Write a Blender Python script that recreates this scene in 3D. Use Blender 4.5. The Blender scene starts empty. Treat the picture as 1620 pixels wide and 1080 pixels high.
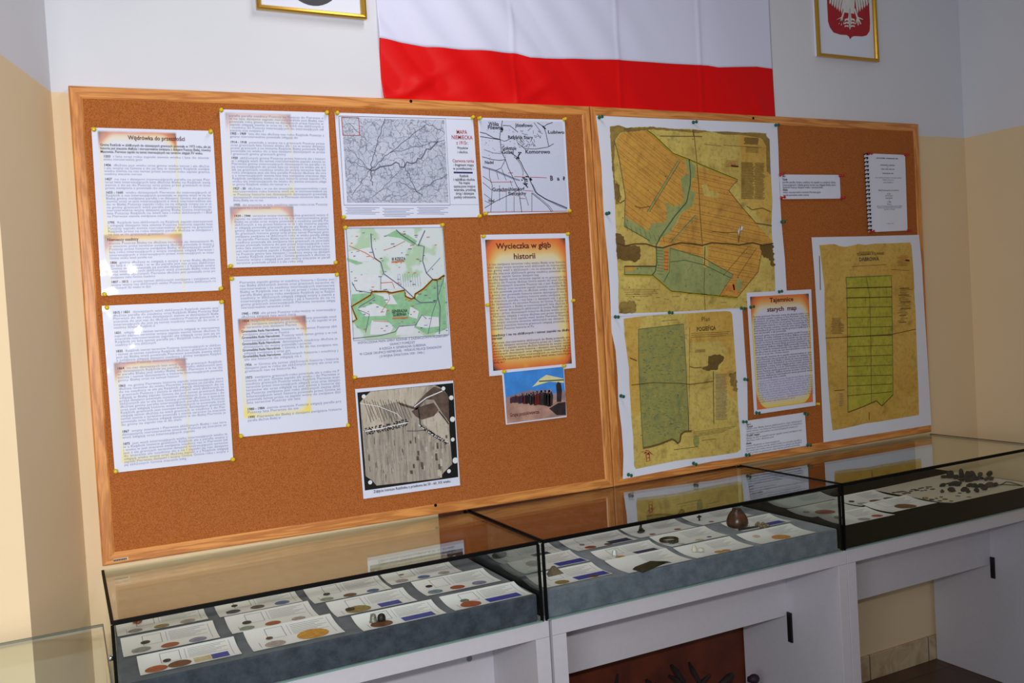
import bpy, bmesh, math, random
import numpy as np
from mathutils import Vector, Matrix

# ------------------------------------------------------------------ camera, light, exposure
random.seed(7)
scene = bpy.context.scene
COL = scene.collection
S = 1.4                      # scale of the room (metres per survey unit)
ZB = 0.93                    # height of the lower edge of the cork boards above the floor
F = 1423.91
YAW, PITCH, ROLL = 0.4637, -0.0297, -0.0602
CAM = np.array([0.3282 * S, -1.7697 * S, 0.4043 * S + ZB])
_ca, _sa, _cb, _sb, _cc, _sc = math.cos(YAW), math.sin(YAW), math.cos(PITCH), math.sin(PITCH), math.cos(ROLL), math.sin(ROLL)
_fw = np.array([_sa * _cb, _ca * _cb, _sb])
_r0 = np.array([_ca, -_sa, 0.0])
_u0 = np.cross(_r0, _fw)
RIGHT = _r0 * _cc + _u0 * _sc
UP = -_r0 * _sc + _u0 * _cc
cam_data = bpy.data.cameras.new('camera')
cam_data.sensor_width = 36
cam_data.lens = F / 1620 * 36
cam_data.clip_start = 0.02
cam = bpy.data.objects.new('camera', cam_data)
COL.objects.link(cam)
m = Matrix.Identity(4)
for i in range(3):
    m[i][0], m[i][1], m[i][2], m[i][3] = RIGHT[i], UP[i], -_fw[i], CAM[i]
cam.matrix_world = m
scene.camera = cam

scene.view_settings.view_transform = 'Standard'
scene.view_settings.look = 'None'
scene.view_settings.exposure = 0.0
scene.view_settings.gamma = 1.0
scene.view_settings.use_curve_mapping = False

world = bpy.data.worlds.new('world')
scene.world = world
world.use_nodes = True
world.node_tree.nodes['Background'].inputs[0].default_value = (0.92, 0.94, 1.0, 1)
world.node_tree.nodes['Background'].inputs[1].default_value = 0.20


def area_light(name, loc, target, size, power, color, size_y=None):
    l = bpy.data.lights.new(name, 'AREA')
    l.energy = power
    l.color = color
    l.size = size
    if size_y:
        l.shape = 'RECTANGLE'
        l.size_y = size_y
    o = bpy.data.objects.new(name, l)
    COL.objects.link(o)
    o.location = loc
    d = Vector(target) - Vector(loc)
    o.rotation_euler = d.to_track_quat('-Z', 'Y').to_euler()
    return o


area_light('window_light', (-0.20, -2.6, ZB + 0.62), (0.8, 0, ZB + 0.35), 0.8, 26, (0.93, 0.96, 1.0), 1.1)
_fl = bpy.data.lights.new('camera_flash_light', 'SPOT')
_fl.energy = 105
_fl.color = (1.0, 0.97, 0.93)
_fl.shadow_soft_size = 0.03
_fl.spot_size = math.radians(112)
_fl.spot_blend = 1.0
_fo = bpy.data.objects.new('camera_flash_light', _fl)
COL.objects.link(_fo)
_fo.location = tuple(CAM + UP * 0.14 - _fw * 0.05)
_fo.rotation_euler = (Vector((1.05, 0, ZB + 0.55)) - _fo.location).to_track_quat('-Z', 'Y').to_euler()
area_light('ceiling_lamp_light', (1.4, -0.85, ZB + 1.93), (1.4, -0.55, ZB), 0.25, 7, (1.0, 0.96, 0.93), 0.9)


def hx(c, a=1.0):
    """sRGB 0..255 triple -> linear rgba"""
    o = []
    for v in c:
        v /= 255.0
        o.append(v / 12.92 if v <= 0.04045 else ((v + 0.055) / 1.055) ** 2.4)
    return (o[0], o[1], o[2], a)


# ------------------------------------------------------------------ survey helpers: a sight line meets a real plane of the room
def ray(x, y):
    return _fw + RIGHT * (x - 810) / F - UP * (y - 540) / F


def on_y(x, y, Y=0.0):
    d = ray(x, y)
    return CAM + d * (Y - CAM[1]) / d[1]


def on_z(x, y, Z):
    d = ray(x, y)
    return CAM + d * (Z - CAM[2]) / d[2]


def crop(ox, oy, s):
    return lambda x, y: (ox + x / s, oy + y / s)


# ------------------------------------------------------------------ node expressions
class X:
    """a tiny wrapper that turns python arithmetic into math nodes"""
    def __init__(s, nt, v):
        s.nt, s.v = nt, v

    def _m(s, op, *a, clamp=False):
        n = s.nt.nodes.new('ShaderNodeMath')
        n.operation = op
        n.use_clamp = clamp
        for i, q in enumerate((s,) + a):
            v = q.v if isinstance(q, X) else q
            if isinstance(v, (int, float)):
                n.inputs[i].default_value = v
            else:
                s.nt.links.new(v, n.inputs[i])
        return X(s.nt, n.outputs[0])

    def __add__(s, o): return s._m('ADD', o)
    def __radd__(s, o): return s._m('ADD', o)
    def __sub__(s, o): return s._m('SUBTRACT', o)
    def __rsub__(s, o): return X(s.nt, float(o))._m('SUBTRACT', s)
    def __mul__(s, o): return s._m('MULTIPLY', o)
    def __rmul__(s, o): return s._m('MULTIPLY', o)
    def __truediv__(s, o): return s._m('DIVIDE', o)
    def abs(s): return s._m('ABSOLUTE')
    def sin(s): return s._m('SINE')
    def max(s, o): return s._m('MAXIMUM', o)
    def min(s, o): return s._m('MINIMUM', o)
    def pow(s, o): return s._m('POWER', o)
    def sqrt(s): return s._m('SQRT')
    def gt(s, o): return s._m('GREATER_THAN', o)
    def lt(s, o): return s._m('LESS_THAN', o)
    def clamp(s): return s._m('ADD', 0.0, clamp=True)

    def ss(s, a, b):
        n = s.nt.nodes.new('ShaderNodeMapRange')
        n.interpolation_type = 'SMOOTHSTEP'
        s.nt.links.new(s.v, n.inputs[0])
        n.inputs[1].default_value, n.inputs[2].default_value = (a, b) if a < b else (b, a)
        n.inputs[3].default_value, n.inputs[4].default_value = (0, 1) if a < b else (1, 0)
        return X(s.nt, n.outputs[0])


def coords(nt, kind='Object'):
    tc = nt.nodes.new('ShaderNodeTexCoord')
    sp = nt.nodes.new('ShaderNodeSeparateXYZ')
    nt.links.new(tc.outputs[kind], sp.inputs[0])
    return tc.outputs[kind], X(nt, sp.outputs[0]), X(nt, sp.outputs[1]), X(nt, sp.outputs[2])


def noise(nt, vec, scale, detail=3, rough=0.6, stretch=None, dist=0.0):
    if stretch:
        mp = nt.nodes.new('ShaderNodeMapping')
        mp.inputs['Scale'].default_value = stretch
        nt.links.new(vec, mp.inputs[0])
        vec = mp.outputs[0]
    n = nt.nodes.new('ShaderNodeTexNoise')
    nt.links.new(vec, n.inputs['Vector'])
    n.inputs['Scale'].default_value = scale
    n.inputs['Detail'].default_value = detail
    n.inputs['Roughness'].default_value = rough
    n.inputs['Distortion'].default_value = dist
    return X(nt, n.outputs[0])


def mix(nt, f, a, b):
    n = nt.nodes.new('ShaderNodeMix')
    n.data_type = 'RGBA'
    for sock, v in ((n.inputs[0], f), (n.inputs[6], a), (n.inputs[7], b)):
        if isinstance(v, X):
            v = v.v
        if isinstance(v, (int, float, tuple)):
            sock.default_value = v
        else:
            nt.links.new(v, sock)
    return n.outputs[2]


def bump(nt, h, strength=0.2, dist=0.002):
    n = nt.nodes.new('ShaderNodeBump')
    n.inputs['Strength'].default_value = strength
    n.inputs['Distance'].default_value = dist
    nt.links.new(h.v if isinstance(h, X) else h, n.inputs['Height'])
    return n.outputs[0]


def material(name, color=None, rough=0.6, metal=0.0, spec=0.5, coat=0.0, fn=None):
    mt = bpy.data.materials.new(name)
    mt.use_nodes = True
    nt = mt.node_tree
    b = nt.nodes['Principled BSDF']
    if color is not None:
        b.inputs['Base Color'].default_value = color
    b.inputs['Roughness'].default_value = rough
    b.inputs['Metallic'].default_value = metal
    b.inputs['Specular IOR Level'].default_value = spec
    b.inputs['Coat Weight'].default_value = coat
    if fn:
        fn(nt, b)
    return mt


def link(nt, a, b):
    nt.links.new(a.v if isinstance(a, X) else a, b)


def plain(name, c, rough=0.6, var=0.12, scale=40, **k):
    """a colour with a little natural variation"""
    def fn(nt, b):
        v, x, y, z = coords(nt)
        n = noise(nt, v, scale, 3)
        lo = tuple(q * (1 - var) for q in hx(c)[:3]) + (1,)
        hi = tuple(min(1, q * (1 + var)) for q in hx(c)[:3]) + (1,)
        link(nt, mix(nt, n.ss(0.3, 0.7), lo, hi), b.inputs['Base Color'])
    return material(name, None, rough, fn=fn, **k)


# ------------------------------------------------------------------ materials of the room
def wall_fn(nt, b):
    v, x, y, z = coords(nt)
    geo = nt.nodes.new('ShaderNodeNewGeometry')
    sp = nt.nodes.new('ShaderNodeSeparateXYZ')
    nt.links.new(geo.outputs['Position'], sp.inputs[0])
    zz = X(nt, sp.outputs[2])
    n1 = noise(nt, geo.outputs['Position'], 3.0, 3)
    edge = zz + (noise(nt, geo.outputs['Position'], 9, 2) - 0.5) * 0.004
    up = edge.ss(ZB + 1.183, ZB + 1.187)
    beige = mix(nt, n1, hx((226, 201, 162)), hx((232, 209, 172)))
    white = mix(nt, n1, hx((212, 214, 222)), hx((220, 221, 229)))
    link(nt, mix(nt, up, beige, white), b.inputs['Base Color'])
    h = noise(nt, geo.outputs['Position'], 160, 3)
    link(nt, bump(nt, h, 0.15, 0.002), b.inputs['Normal'])


M = {}
M['wall'] = material('painted_plaster', rough=0.75, spec=0.25, fn=wall_fn)


def tile_fn(c1, c2, grout, size, rough):
    def fn(nt, b):
        v, x, y, z = coords(nt)
        br = nt.nodes.new('ShaderNodeTexBrick')
        br.offset = 0
        br.inputs['Scale'].default_value = 1
        br.inputs['Brick Width'].default_value = size[0]
        br.inputs['Row Height'].default_value = size[1]
        br.inputs['Mortar Size'].default_value = 0.004
        br.inputs['Color1'].default_value = c1
        br.inputs['Color2'].default_value = c2
        br.inputs['Mortar'].default_value = grout
        nt.links.new(v, br.inputs['Vector'])
        n = noise(nt, v, 14, 5)
        link(nt, mix(nt, n.ss(0.35, 0.75) * 0.5, br.outputs[0], tuple(q * 0.6 for q in c1[:3]) + (1,)), b.inputs['Base Color'])
    return fn


M['floor'] = material('brown_floor_tiles', rough=0.4, fn=tile_fn(hx((92, 62, 44)), hx((78, 52, 38)), hx((44, 34, 28)), (0.33, 0.33), 0.3))


def skirt_fn(nt, b):
    v, x, y, z = coords(nt)
    n = noise(nt, v, 12, 6, 0.65, dist=1.2)
    g = ((x / 0.33)._m('FRACT') - 0.5).abs().gt(0.492)
    c = mix(nt, n.ss(0.35, 0.65), hx((176, 150, 118)), hx((205, 184, 150)))
    link(nt, mix(nt, g, c, hx((110, 92, 75))), b.inputs['Base Color'])


M['skirting'] = material('marbled_skirting_tile', rough=0.4, fn=skirt_fn)


def cork_fn(nt, b):
    v, x, y, z = coords(nt)
    a = noise(nt, v, 420, 3, 0.7)
    c = noise(nt, v, 170, 2, 0.6)
    big = noise(nt, v, 2.0, 2)
    base = mix(nt, a.ss(0.3, 0.7), hx((136, 74, 28)), hx((192, 114, 60)))
    dark = mix(nt, c.ss(0.60, 0.74) * 0.28, base, hx((100, 46, 14)))
    link(nt, mix(nt, big.ss(0.3, 0.7) * 0.12, dark, hx((190, 110, 60))), b.inputs['Base Color'])
    link(nt, bump(nt, a, 0.3, 0.001), b.inputs['Normal'])


M['cork'] = material('cork', rough=0.9, spec=0.15, fn=cork_fn)


def wood_fn(axis, c1=(224, 152, 80), c2=(176, 104, 44), st=None):
    def fn(nt, b):
        v, x, y, z = coords(nt)
        s = (1, 14, 14) if axis == 'x' else ((14, 14, 1) if axis == 'z' else (14, 1, 14))
        n = noise(nt, v, 2.2, 4, 0.55, stretch=s, dist=0.6)
        f = noise(nt, v, 9, 3, 0.6, stretch=(s[0], s[1] * 2, s[2] * 2))
        rings = ((n * 30).sin() * 0.5 + 0.5)
        cc = mix(nt, rings.pow(2.0) * 0.75, hx(c1), hx(c2))
        link(nt, mix(nt, f.ss(0.4, 0.7) * 0.35, cc, hx((150, 84, 34))), b.inputs['Base Color'])
        link(nt, bump(nt, n, 0.1, 0.001), b.inputs['Normal'])
    return fn


M['wood_x'] = material('pine_grain_along', rough=0.42, fn=wood_fn('x'))
M['wood_z'] = material('pine_grain_upright', rough=0.42, fn=wood_fn('z'))


def laminate_fn(nt, b):
    v, x, y, z = coords(nt)
    n = noise(nt, v, 60, 3)
    link(nt, mix(nt, n, hx((196, 194, 204)), hx((206, 204, 213))), b.inputs['Base Color'])


M['board_white'] = material('white_melamine', rough=0.45, fn=laminate_fn)


def felt(name, c1, c2):
    def fn(nt, b):
        v, x, y, z = coords(nt)
        n = noise(nt, v, 22, 5, 0.65)
        n2 = noise(nt, v, 500, 2)
        c = mix(nt, n.ss(0.3, 0.72), hx(c1), hx(c2))
        link(nt, mix(nt, n2.ss(0.5, 0.8) * 0.25, c, hx(tuple(min(255, q + 25) for q in c2))), b.inputs['Base Color'])
        link(nt, bump(nt, n2, 0.3, 0.001), b.inputs['Normal'])
        b.inputs['Sheen Weight'].default_value = 0.25
    return material(name, rough=0.95, spec=0.1, fn=fn)


M['felt_dark'] = felt('slate_felt', (50, 56, 66), (76, 84, 96))
M['felt_grey'] = felt('blue_grey_felt', (88, 98, 112), (116, 126, 138))
M['felt_black'] = material('black_felt', hx((4, 4, 5)), 1.0, spec=0.0)


def glass_fn(tint):
    def fn(nt, b):
        out = nt.nodes['Material Output']
        nt.nodes.remove(b)
        tr = nt.nodes.new('ShaderNodeBsdfTransparent')
        tr.inputs[0].default_value = tint
        gl = nt.nodes.new('ShaderNodeBsdfGlossy')
        gl.inputs['Roughness'].default_value = 0.0
        gl.inputs['Color'].default_value = (0.97, 1, 0.98, 1)
        geo = nt.nodes.new('ShaderNodeNewGeometry')
        dp = nt.nodes.new('ShaderNodeVectorMath')
        dp.operation = 'DOT_PRODUCT'
        nt.links.new(geo.outputs['Normal'], dp.inputs[0])
        nt.links.new(geo.outputs['Incoming'], dp.inputs[1])
        c = X(nt, dp.outputs['Value']).abs()
        fr = (1 - c).clamp().pow(5.0) * 0.975 + 0.025
        ms = nt.nodes.new('ShaderNodeMixShader')
        link(nt, fr, ms.inputs[0])
        nt.links.new(tr.outputs[0], ms.inputs[1])
        nt.links.new(gl.outputs[0], ms.inputs[2])
        nt.links.new(ms.outputs[0], out.inputs[0])
    return fn


M['glass'] = material('clear_pane_glass', rough=0, fn=glass_fn((0.975, 0.992, 0.98, 1)))
M['glass_edge'] = material('green_glass_edge', hx((112, 150, 140)), 0.2)
M['seam'] = material('black_silicone', hx((5, 6, 6)), 0.6, spec=0.15)
M['dark_slot'] = material('dark_metal', hx((28, 27, 30)), 0.5, metal=0.3)
M['cap'] = material('grey_plastic', hx((120, 126, 134)), 0.5)
M['chrome'] = material('chrome', hx((210, 210, 212)), 0.15, metal=1.0)
M['gold'] = material('gold_frame', hx((205, 160, 62)), 0.28, metal=0.85)
M['gold_dark'] = material('gold_frame_side', hx((150, 105, 35)), 0.35, metal=0.7)
M['back_board'] = plain('rust_brown_panel', (120, 52, 22), 0.7, var=0.35, scale=7)
M['dark_branch'] = plain('dark_branch', (30, 18, 16), 0.8)

# printing inks and papers
M['paper'] = plain('white_paper', (222, 226, 242), 0.5, var=0.02, scale=5)


def lam_fn(nt, b):
    v, x, y, z = coords(nt)
    link(nt, (0, 0, 0, 1) if False else mix(nt, noise(nt, v, 5, 2), hx((218, 224, 246)), hx((226, 231, 250))), b.inputs['Base Color'])
    h = noise(nt, v, 7, 2)
    link(nt, bump(nt, h, 0.8, 0.016), b.inputs['Coat Normal'])
    b.inputs['Coat Weight'].default_value = 1.0
    b.inputs['Coat Roughness'].default_value = 0.07


M['laminated'] = material('laminated_paper', rough=0.45, fn=lam_fn)
M['ink'] = material('black_ink', hx((48, 46, 60)), 0.5)
M['ink_soft'] = material('grey_ink', hx((134, 138, 172)), 0.5)
M['ink_mid'] = material('dark_grey_ink', hx((92, 94, 122)), 0.5)
M['ink_red'] = material('red_ink', hx((168, 40, 40)), 0.5)
M['ink_maroon'] = material('maroon_ink', hx((96, 20, 24)), 0.5)
M['ink_navy'] = material('navy_ink', hx((40, 40, 105)), 0.5)
M['ink_orange'] = material('orange_ink', hx((196, 110, 50)), 0.5)
M['ink_brown'] = material('sepia_ink', hx((84, 62, 26)), 0.6)
M['ink_green'] = material('green_ink', hx((70, 96, 62)), 0.6)
M['black'] = material('black_print', hx((14, 14, 14)), 0.4)
M['white'] = material('white_print', hx((225, 227, 232)), 0.5)
M['yellow_line'] = material('yellow_ink', hx((178, 162, 40)), 0.5)


def burnt_frames(name, frames):
    """printed scorched-parchment frames (u0, v0, u1, v1, strength) on white laminated paper; v runs down"""
    def fn(nt, b):
        lam_fn(nt, b)
        base = b.inputs['Base Color'].links[0].from_socket
        tc = nt.nodes.new('ShaderNodeUVMap')
        tc.uv_map = 'UVMap'
        sp = nt.nodes.new('ShaderNodeSeparateXYZ')
        nt.links.new(tc.outputs[0], sp.inputs[0])
        u, v = X(nt, sp.outputs[0]), 1 - X(nt, sp.outputs[1])
        nn = noise(nt, tc.outputs[0], 5, 2)
        for (u0, v0, u1, v1, st) in frames:
            cu, cv, hu, hv = (u0 + u1) / 2, (v0 + v1) / 2, (u1 - u0) / 2, (v1 - v0) / 2
            du, dv = (u - cu).abs(), (v - cv).abs()
            inside = du.ss(hu + 0.012, hu - 0.008) * dv.ss(hv + 0.01, hv - 0.008)
            r = 0.14
            ax, ay = (du - (hu - r)).max(0.0), (dv - (hv - r)).max(0.0)
            d = r - (ax * ax + ay * ay).sqrt() + (nn - 0.5) * 0.03       # depth inside the rounded frame
            top = (v - v0).ss(0.16, 0.03)
            bot = (v1 - v).ss(0.10, 0.02)
            wide = 0.040 + top * 0.045
            ring = (1 - (d / wide).clamp()).clamp().pow(1.3) * inside * st * (0.45 + top * 0.4 + bot * 0.35 + (nn - 0.5) * 1.2).clamp()
            hot = (1 - (d / 0.03).clamp()).clamp() * top
            col = mix(nt, hot * 0.9 + top * 0.25, hx((240, 226, 120)), hx((214, 130, 84)))
            col = mix(nt, ((0.0 - d) / 0.05).clamp() * top, col, hx((120, 104, 100)))
            base = mix(nt, (ring * 1.05).clamp(), base, col)
        link(nt, base, b.inputs['Base Color'])
    return material(name, rough=0.45, fn=fn)


def fire_page(name, hot):
    """full-page printed flame background"""
    def fn(nt, b):
        lam_fn(nt, b)
        base = b.inputs['Base Color'].links[0].from_socket
        tc = nt.nodes.new('ShaderNodeUVMap')
        tc.uv_map = 'UVMap'
        sp = nt.nodes.new('ShaderNodeSeparateXYZ')
        nt.links.new(tc.outputs[0], sp.inputs[0])
        u, v = X(nt, sp.outputs[0]), 1 - X(nt, sp.outputs[1])
        nn = noise(nt, tc.outputs[0], 4, 4) - 0.5
        du, dv = (u - 0.5).abs(), (v - 0.5).abs()
        inside = du.lt(0.455) * dv.lt(0.465)
        r = 0.18
        ax, ay = (du - (0.455 - r)).max(0.0), (dv - (0.465 - r)).max(0.0)
        d = r - (ax * ax + ay * ay).sqrt() + nn * 0.05 * hot
        topness = v.ss(0.30, 0.04)
        botness = v.ss(0.72, 0.95)
        w_y = 0.05 + hot * 0.14 + topness * 0.12 + botness * (0.03 + 0.10 * hot)
        w_o = hot * 0.055 + topness * 0.11 + botness * hot * 0.06
        c = mix(nt, (1 - (d / w_y).clamp()).pow(0.8), hx((214, 214, 240)), hx((236, 214, 70)))
        c = mix(nt, (1 - (d / (w_o + 0.001)).clamp()).clamp(), c, hx((226, 112, 56)))
        c = mix(nt, (1 - ((d + 0.06) / 0.05).clamp()) * (topness + botness * hot).clamp(), c, hx((70, 48, 44)))
        c = mix(nt, nn.ss(0.05, 0.22) * botness * hot * 0.8, c, hx((236, 190, 60)))
        base = mix(nt, inside, base, c)
        link(nt, base, b.inputs['Base Color'])
    return material(name, rough=0.45, fn=fn)


def old_paper(name, c1, c2, c3, scale=7):
    def fn(nt, b):
        v, x, y, z = coords(nt)
        n = noise(nt, v, scale, 5, 0.65, dist=0.4)
        f = noise(nt, v, 70, 4, 0.7)
        g = noise(nt, v, 16, 3, 0.6)
        c = mix(nt, n.ss(0.32, 0.66), hx(c1), hx(c2))
        c = mix(nt, g.ss(0.52, 0.75) * 0.6, c, hx(c3))
        c = mix(nt, f.ss(0.45, 0.75) * 0.55, c, hx(c3))
        link(nt, c, b.inputs['Base Color'])
    return material(name, rough=0.6, fn=fn)


M['parch'] = old_paper('aged_map_paper', (196, 170, 88), (216, 194, 104), (122, 100, 44))
M['parch_dark'] = old_paper('darkened_map_edge', (128, 104, 50), (158, 132, 66), (84, 64, 28), 12)
M['parch_gold'] = old_paper('golden_map_paper', (200, 158, 70), (214, 178, 88), (150, 112, 44))
M['stain'] = old_paper('brown_stain', (118, 92, 42), (104, 80, 34), (76, 56, 22))
M['field'] = old_paper('ochre_field_tint', (216, 164, 72), (204, 150, 66), (150, 110, 48), 9)
M['meadow'] = old_paper('green_meadow_tint', (146, 156, 96), (162, 166, 104), (104, 118, 74), 10)
M['forest'] = old_paper('mottled_green_forest', (142, 146, 84), (160, 152, 78), (98, 114, 76), 40)
M['lime'] = old_paper('lime_field_tint', (166, 164, 50), (190, 180, 62), (122, 120, 38), 14)
M['orange_tint'] = old_paper('orange_plot_tint', (218, 140, 60), (208, 128, 52), (170, 96, 40), 30)


# ------------------------------------------------------------------ mesh helpers
def put(name, verts, faces, mats, midx=None, parent=None, loc=None, smooth=False, uv=None):
    me = bpy.data.meshes.new(name)
    v = np.asarray(verts, dtype=float)
    if loc is None:
        loc = (v.min(axis=0) + v.max(axis=0)) / 2 if parent is None else (0, 0, 0)
    loc = np.asarray(loc, dtype=float)
    me.from_pydata((v - loc).tolist(), [], faces)
    if not isinstance(mats, (list, tuple)):
        mats = [mats]
    for q in mats:
        me.materials.append(M[q] if isinstance(q, str) else q)
    if midx is not None:
        me.polygons.foreach_set('material_index', midx)
    if smooth:
        me.polygons.foreach_set('use_smooth', [True] * len(me.polygons))
    if uv is not None:
        lay = me.uv_layers.new(name='UVMap')
        li = np.zeros(len(me.loops), dtype=np.int32)
        me.loops.foreach_get('vertex_index', li)
        lay.data.foreach_set('uv', np.asarray(uv, dtype=float)[li].ravel())
    me.update()
    o = bpy.data.objects.new(name, me)
    COL.objects.link(o)
    o.location = loc
    if parent is not None:
        o.parent = parent
    return o


def tag(o, label=None, cat=None, group=None, kind=None):
    for k, v in (('label', label), ('category', cat), ('group', group), ('kind', kind)):
        if v:
            o[k] = v
    return o


def empty(name, loc, label, cat, group=None, rz=0.0):
    o = bpy.data.objects.new(name, None)
    COL.objects.link(o)
    o.location = loc
    o.rotation_euler = (0, 0, rz)
    o.empty_display_size = 0.05
    return tag(o, label, cat, group)


class MB:
    def __init__(s):
        s.v, s.f, s.m = [], [], []

    def add(s, v, f, mi=0):
        k = len(s.v)
        s.v += [tuple(q) for q in v]
        s.f += [tuple(i + k for i in q) for q in f]
        s.m += [mi] * len(f)
        return s

    def box(s, x0, x1, y0, y1, z0, z1, mi=0):
        v = [(x, y, z) for z in (z0, z1) for y in (y0, y1) for x in (x0, x1)]
        f = [(0, 2, 3, 1), (4, 5, 7, 6), (0, 1, 5, 4), (2, 6, 7, 3), (0, 4, 6, 2), (1, 3, 7, 5)]
        return s.add(v, f, mi)

    def bbox(s, x0, x1, y0, y1, z0, z1, r=0.002, mi=0):
        """box with bevelled edges"""
        bm = bmesh.new()
        bmesh.ops.create_cube(bm, size=1)
        for q in bm.verts:
            q.co = Vector(((x0 + x1) / 2 + q.co.x * (x1 - x0), (y0 + y1) / 2 + q.co.y * (y1 - y0), (z0 + z1) / 2 + q.co.z * (z1 - z0)))
        bmesh.ops.bevel(bm, geom=bm.edges[:], offset=r, segments=2, affect='EDGES', profile=0.5)
        bm.verts.index_update()
        s.add([q.co[:] for q in bm.verts], [[w.index for w in q.verts] for q in bm.faces], mi)
        bm.free()
        return s

    def prism(s, pts, y0, y1, mi=0):
        """pts (x,z) outline extruded between two y's (y0 in front)"""
        n = len(pts)
        v = [(p[0], y0, p[1]) for p in pts] + [(p[0], y1, p[1]) for p in pts]
        f = [tuple(range(n)), tuple(range(2 * n - 1, n - 1, -1))] + [(i, (i + 1) % n, n + (i + 1) % n, n + i) for i in range(n)]
        return s.add(v, f, mi)

    def lathe(s, prof, c=(0, 0, 0), axis='z', n=16, mi=0, cap=True):
        v, f = [], []
        for (r, h) in prof:
            for i in range(n):
                a = 2 * math.pi * i / n
                p = (r * math.cos(a), r * math.sin(a), h)
                if axis == 'y':
                    p = (p[0], -p[2], p[1])
                if axis == 'x':
                    p = (p[2], p[0], p[1])
                v.append((c[0] + p[0], c[1] + p[1], c[2] + p[2]))
        for k in range(len(prof) - 1):
            for i in range(n):
                j = (i + 1) % n
                f.append((k * n + i, k * n + j, (k + 1) * n + j, (k + 1) * n + i))
        if cap:
            f.append(tuple(range(n - 1, -1, -1)))
            f.append(tuple((len(prof) - 1) * n + i for i in range(n)))
        return s.add(v, f, mi)

    def tube(s, pts, r, n=8, mi=0, closed=False):
        pts = [Vector(p) for p in pts]
        rr = r if isinstance(r, (list, tuple)) else [r] * len(pts)
        v, f = [], []
        N = len(pts)
        for i, p in enumerate(pts):
            a = pts[(i - 1) % N] if (closed or i > 0) else p
            b = pts[(i + 1) % N] if (closed or i < N - 1) else p
            t = (b - a).normalized()
            up = Vector((0, 0, 1)) if abs(t.z) < 0.9 else Vector((1, 0, 0))
            s1 = t.cross(up).normalized()
            s2 = t.cross(s1).normalized()
            for k in range(n):
                an = 2 * math.pi * k / n
                v.append(tuple(p + (s1 * math.cos(an) + s2 * math.sin(an)) * rr[i]))
        for i in range(N if closed else N - 1):
            for k in range(n):
                j = (i + 1) % N
                f.append((i * n + k, i * n + (k + 1) % n, j * n + (k + 1) % n, j * n + k))
        if not closed:
            f += [tuple(range(n)), tuple((N - 1) * n + k for k in range(n - 1, -1, -1))]
        return s.add(v, f, mi)

    def blob(s, c, r, seed=0, bumpy=0.25, mi=0, sub=2):
        bm = bmesh.new()
        bmesh.ops.create_icosphere(bm, subdivisions=sub, radius=1)
        rnd = random.Random(seed)
        ks = [Vector((rnd.uniform(-1, 1), rnd.uniform(-1, 1), rnd.uniform(-1, 1))).normalized() for _ in range(9)]
        for q in bm.verts:
            d = q.co.normalized()
            sc = 1 + bumpy * sum(max(0, d.dot(k) - 0.45) for k in ks) - bumpy * 0.3
            q.co = Vector((c[0] + d.x * r[0] * sc, c[1] + d.y * r[1] * sc, c[2] + d.z * r[2] * sc))
        bm.verts.index_update()
        s.add([q.co[:] for q in bm.verts], [[w.index for w in q.verts] for q in bm.faces], mi)
        bm.free()
        return s

    def build(s, name, mats, parent=None, loc=None, smooth=False, **k):
        return put(name, s.v, s.f, mats, s.m, parent, loc, smooth, **k)


def ngon_tris(pts):
    """triangulate a simple outline"""
    from mathutils.geometry import tessellate_polygon
    return tessellate_polygon([[Vector((p[0], p[1], 0)) for p in pts]])


# ------------------------------------------------------------------ lettering: every glyph meshed once, then set line by line
GLYPH = {}


def _text_mesh(txt, bold):
    cu = bpy.data.curves.new('t', 'FONT')
    cu.body = txt
    cu.size = 1.0
    cu.resolution_u = 2
    cu.offset = bold
    ob = bpy.data.objects.new('t', cu)
    COL.objects.link(ob)
    dg = bpy.context.evaluated_depsgraph_get()
    me = ob.evaluated_get(dg).to_mesh()
    v = np.array([q.co[:2] for q in me.vertices]) if len(me.vertices) else np.zeros((0, 2))
    f = [tuple(p.vertices) for p in me.polygons]
    ob.evaluated_get(dg).to_mesh_clear()
    bpy.data.objects.remove(ob)
    bpy.data.curves.remove(cu)
    return v, f


def glyph(ch, bold=0.0):
    k = (ch, bold)
    if k not in GLYPH:
        ref, _ = _text_mesh('HH', bold)
        if ch == ' ':
            sp, _ = _text_mesh('H H', bold)
            GLYPH[k] = (np.zeros((0, 2)), [], sp[:, 0].max() - ref[:, 0].max())
        else:
            v, f = _text_mesh(ch, bold)
            w, _ = _text_mesh('H' + ch + 'H', bold)
            GLYPH[k] = (v, f, w[:, 0].max() - ref[:, 0].max())
    return GLYPH[k]


WORDS = ('Gmina Rząśnik w zbliżonych do dzisiejszych granicach powstała roku ale jej historia jest znacznie dłuższa i '
         'nierozerwalnie związana z dziejami Puszczy Białej Pierwsze zapiski na temat interesujących nas terenów sięgają '
         'wieku osadnicy parafia wojny oraz gminy przez lata ziemia wieś i w z na do').split()


def filler(rnd, n):
    s = ''
    while len(s) < n:
        s += rnd.choice(WORDS) + ' '
    return s[:n].strip()


def rag(pts, amp=5.0, step=18.0, seed=1):
    """roughen an outline like torn or stained paper"""
    rnd = random.Random(seed)
    out = []
    n = len(pts)
    for i in range(n):
        a, b = np.array(pts[i], float), np.array(pts[(i + 1) % n], float)
        t = b - a
        L_ = np.linalg.norm(t)
        k = max(1, int(L_ / step))
        nn = np.array([-t[1], t[0]]) / (L_ or 1)
        out.append(tuple(a))
        for j in range(1, k):
            out.append(tuple(a + t * j / k + nn * rnd.uniform(-amp, amp)))
    return out


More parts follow.
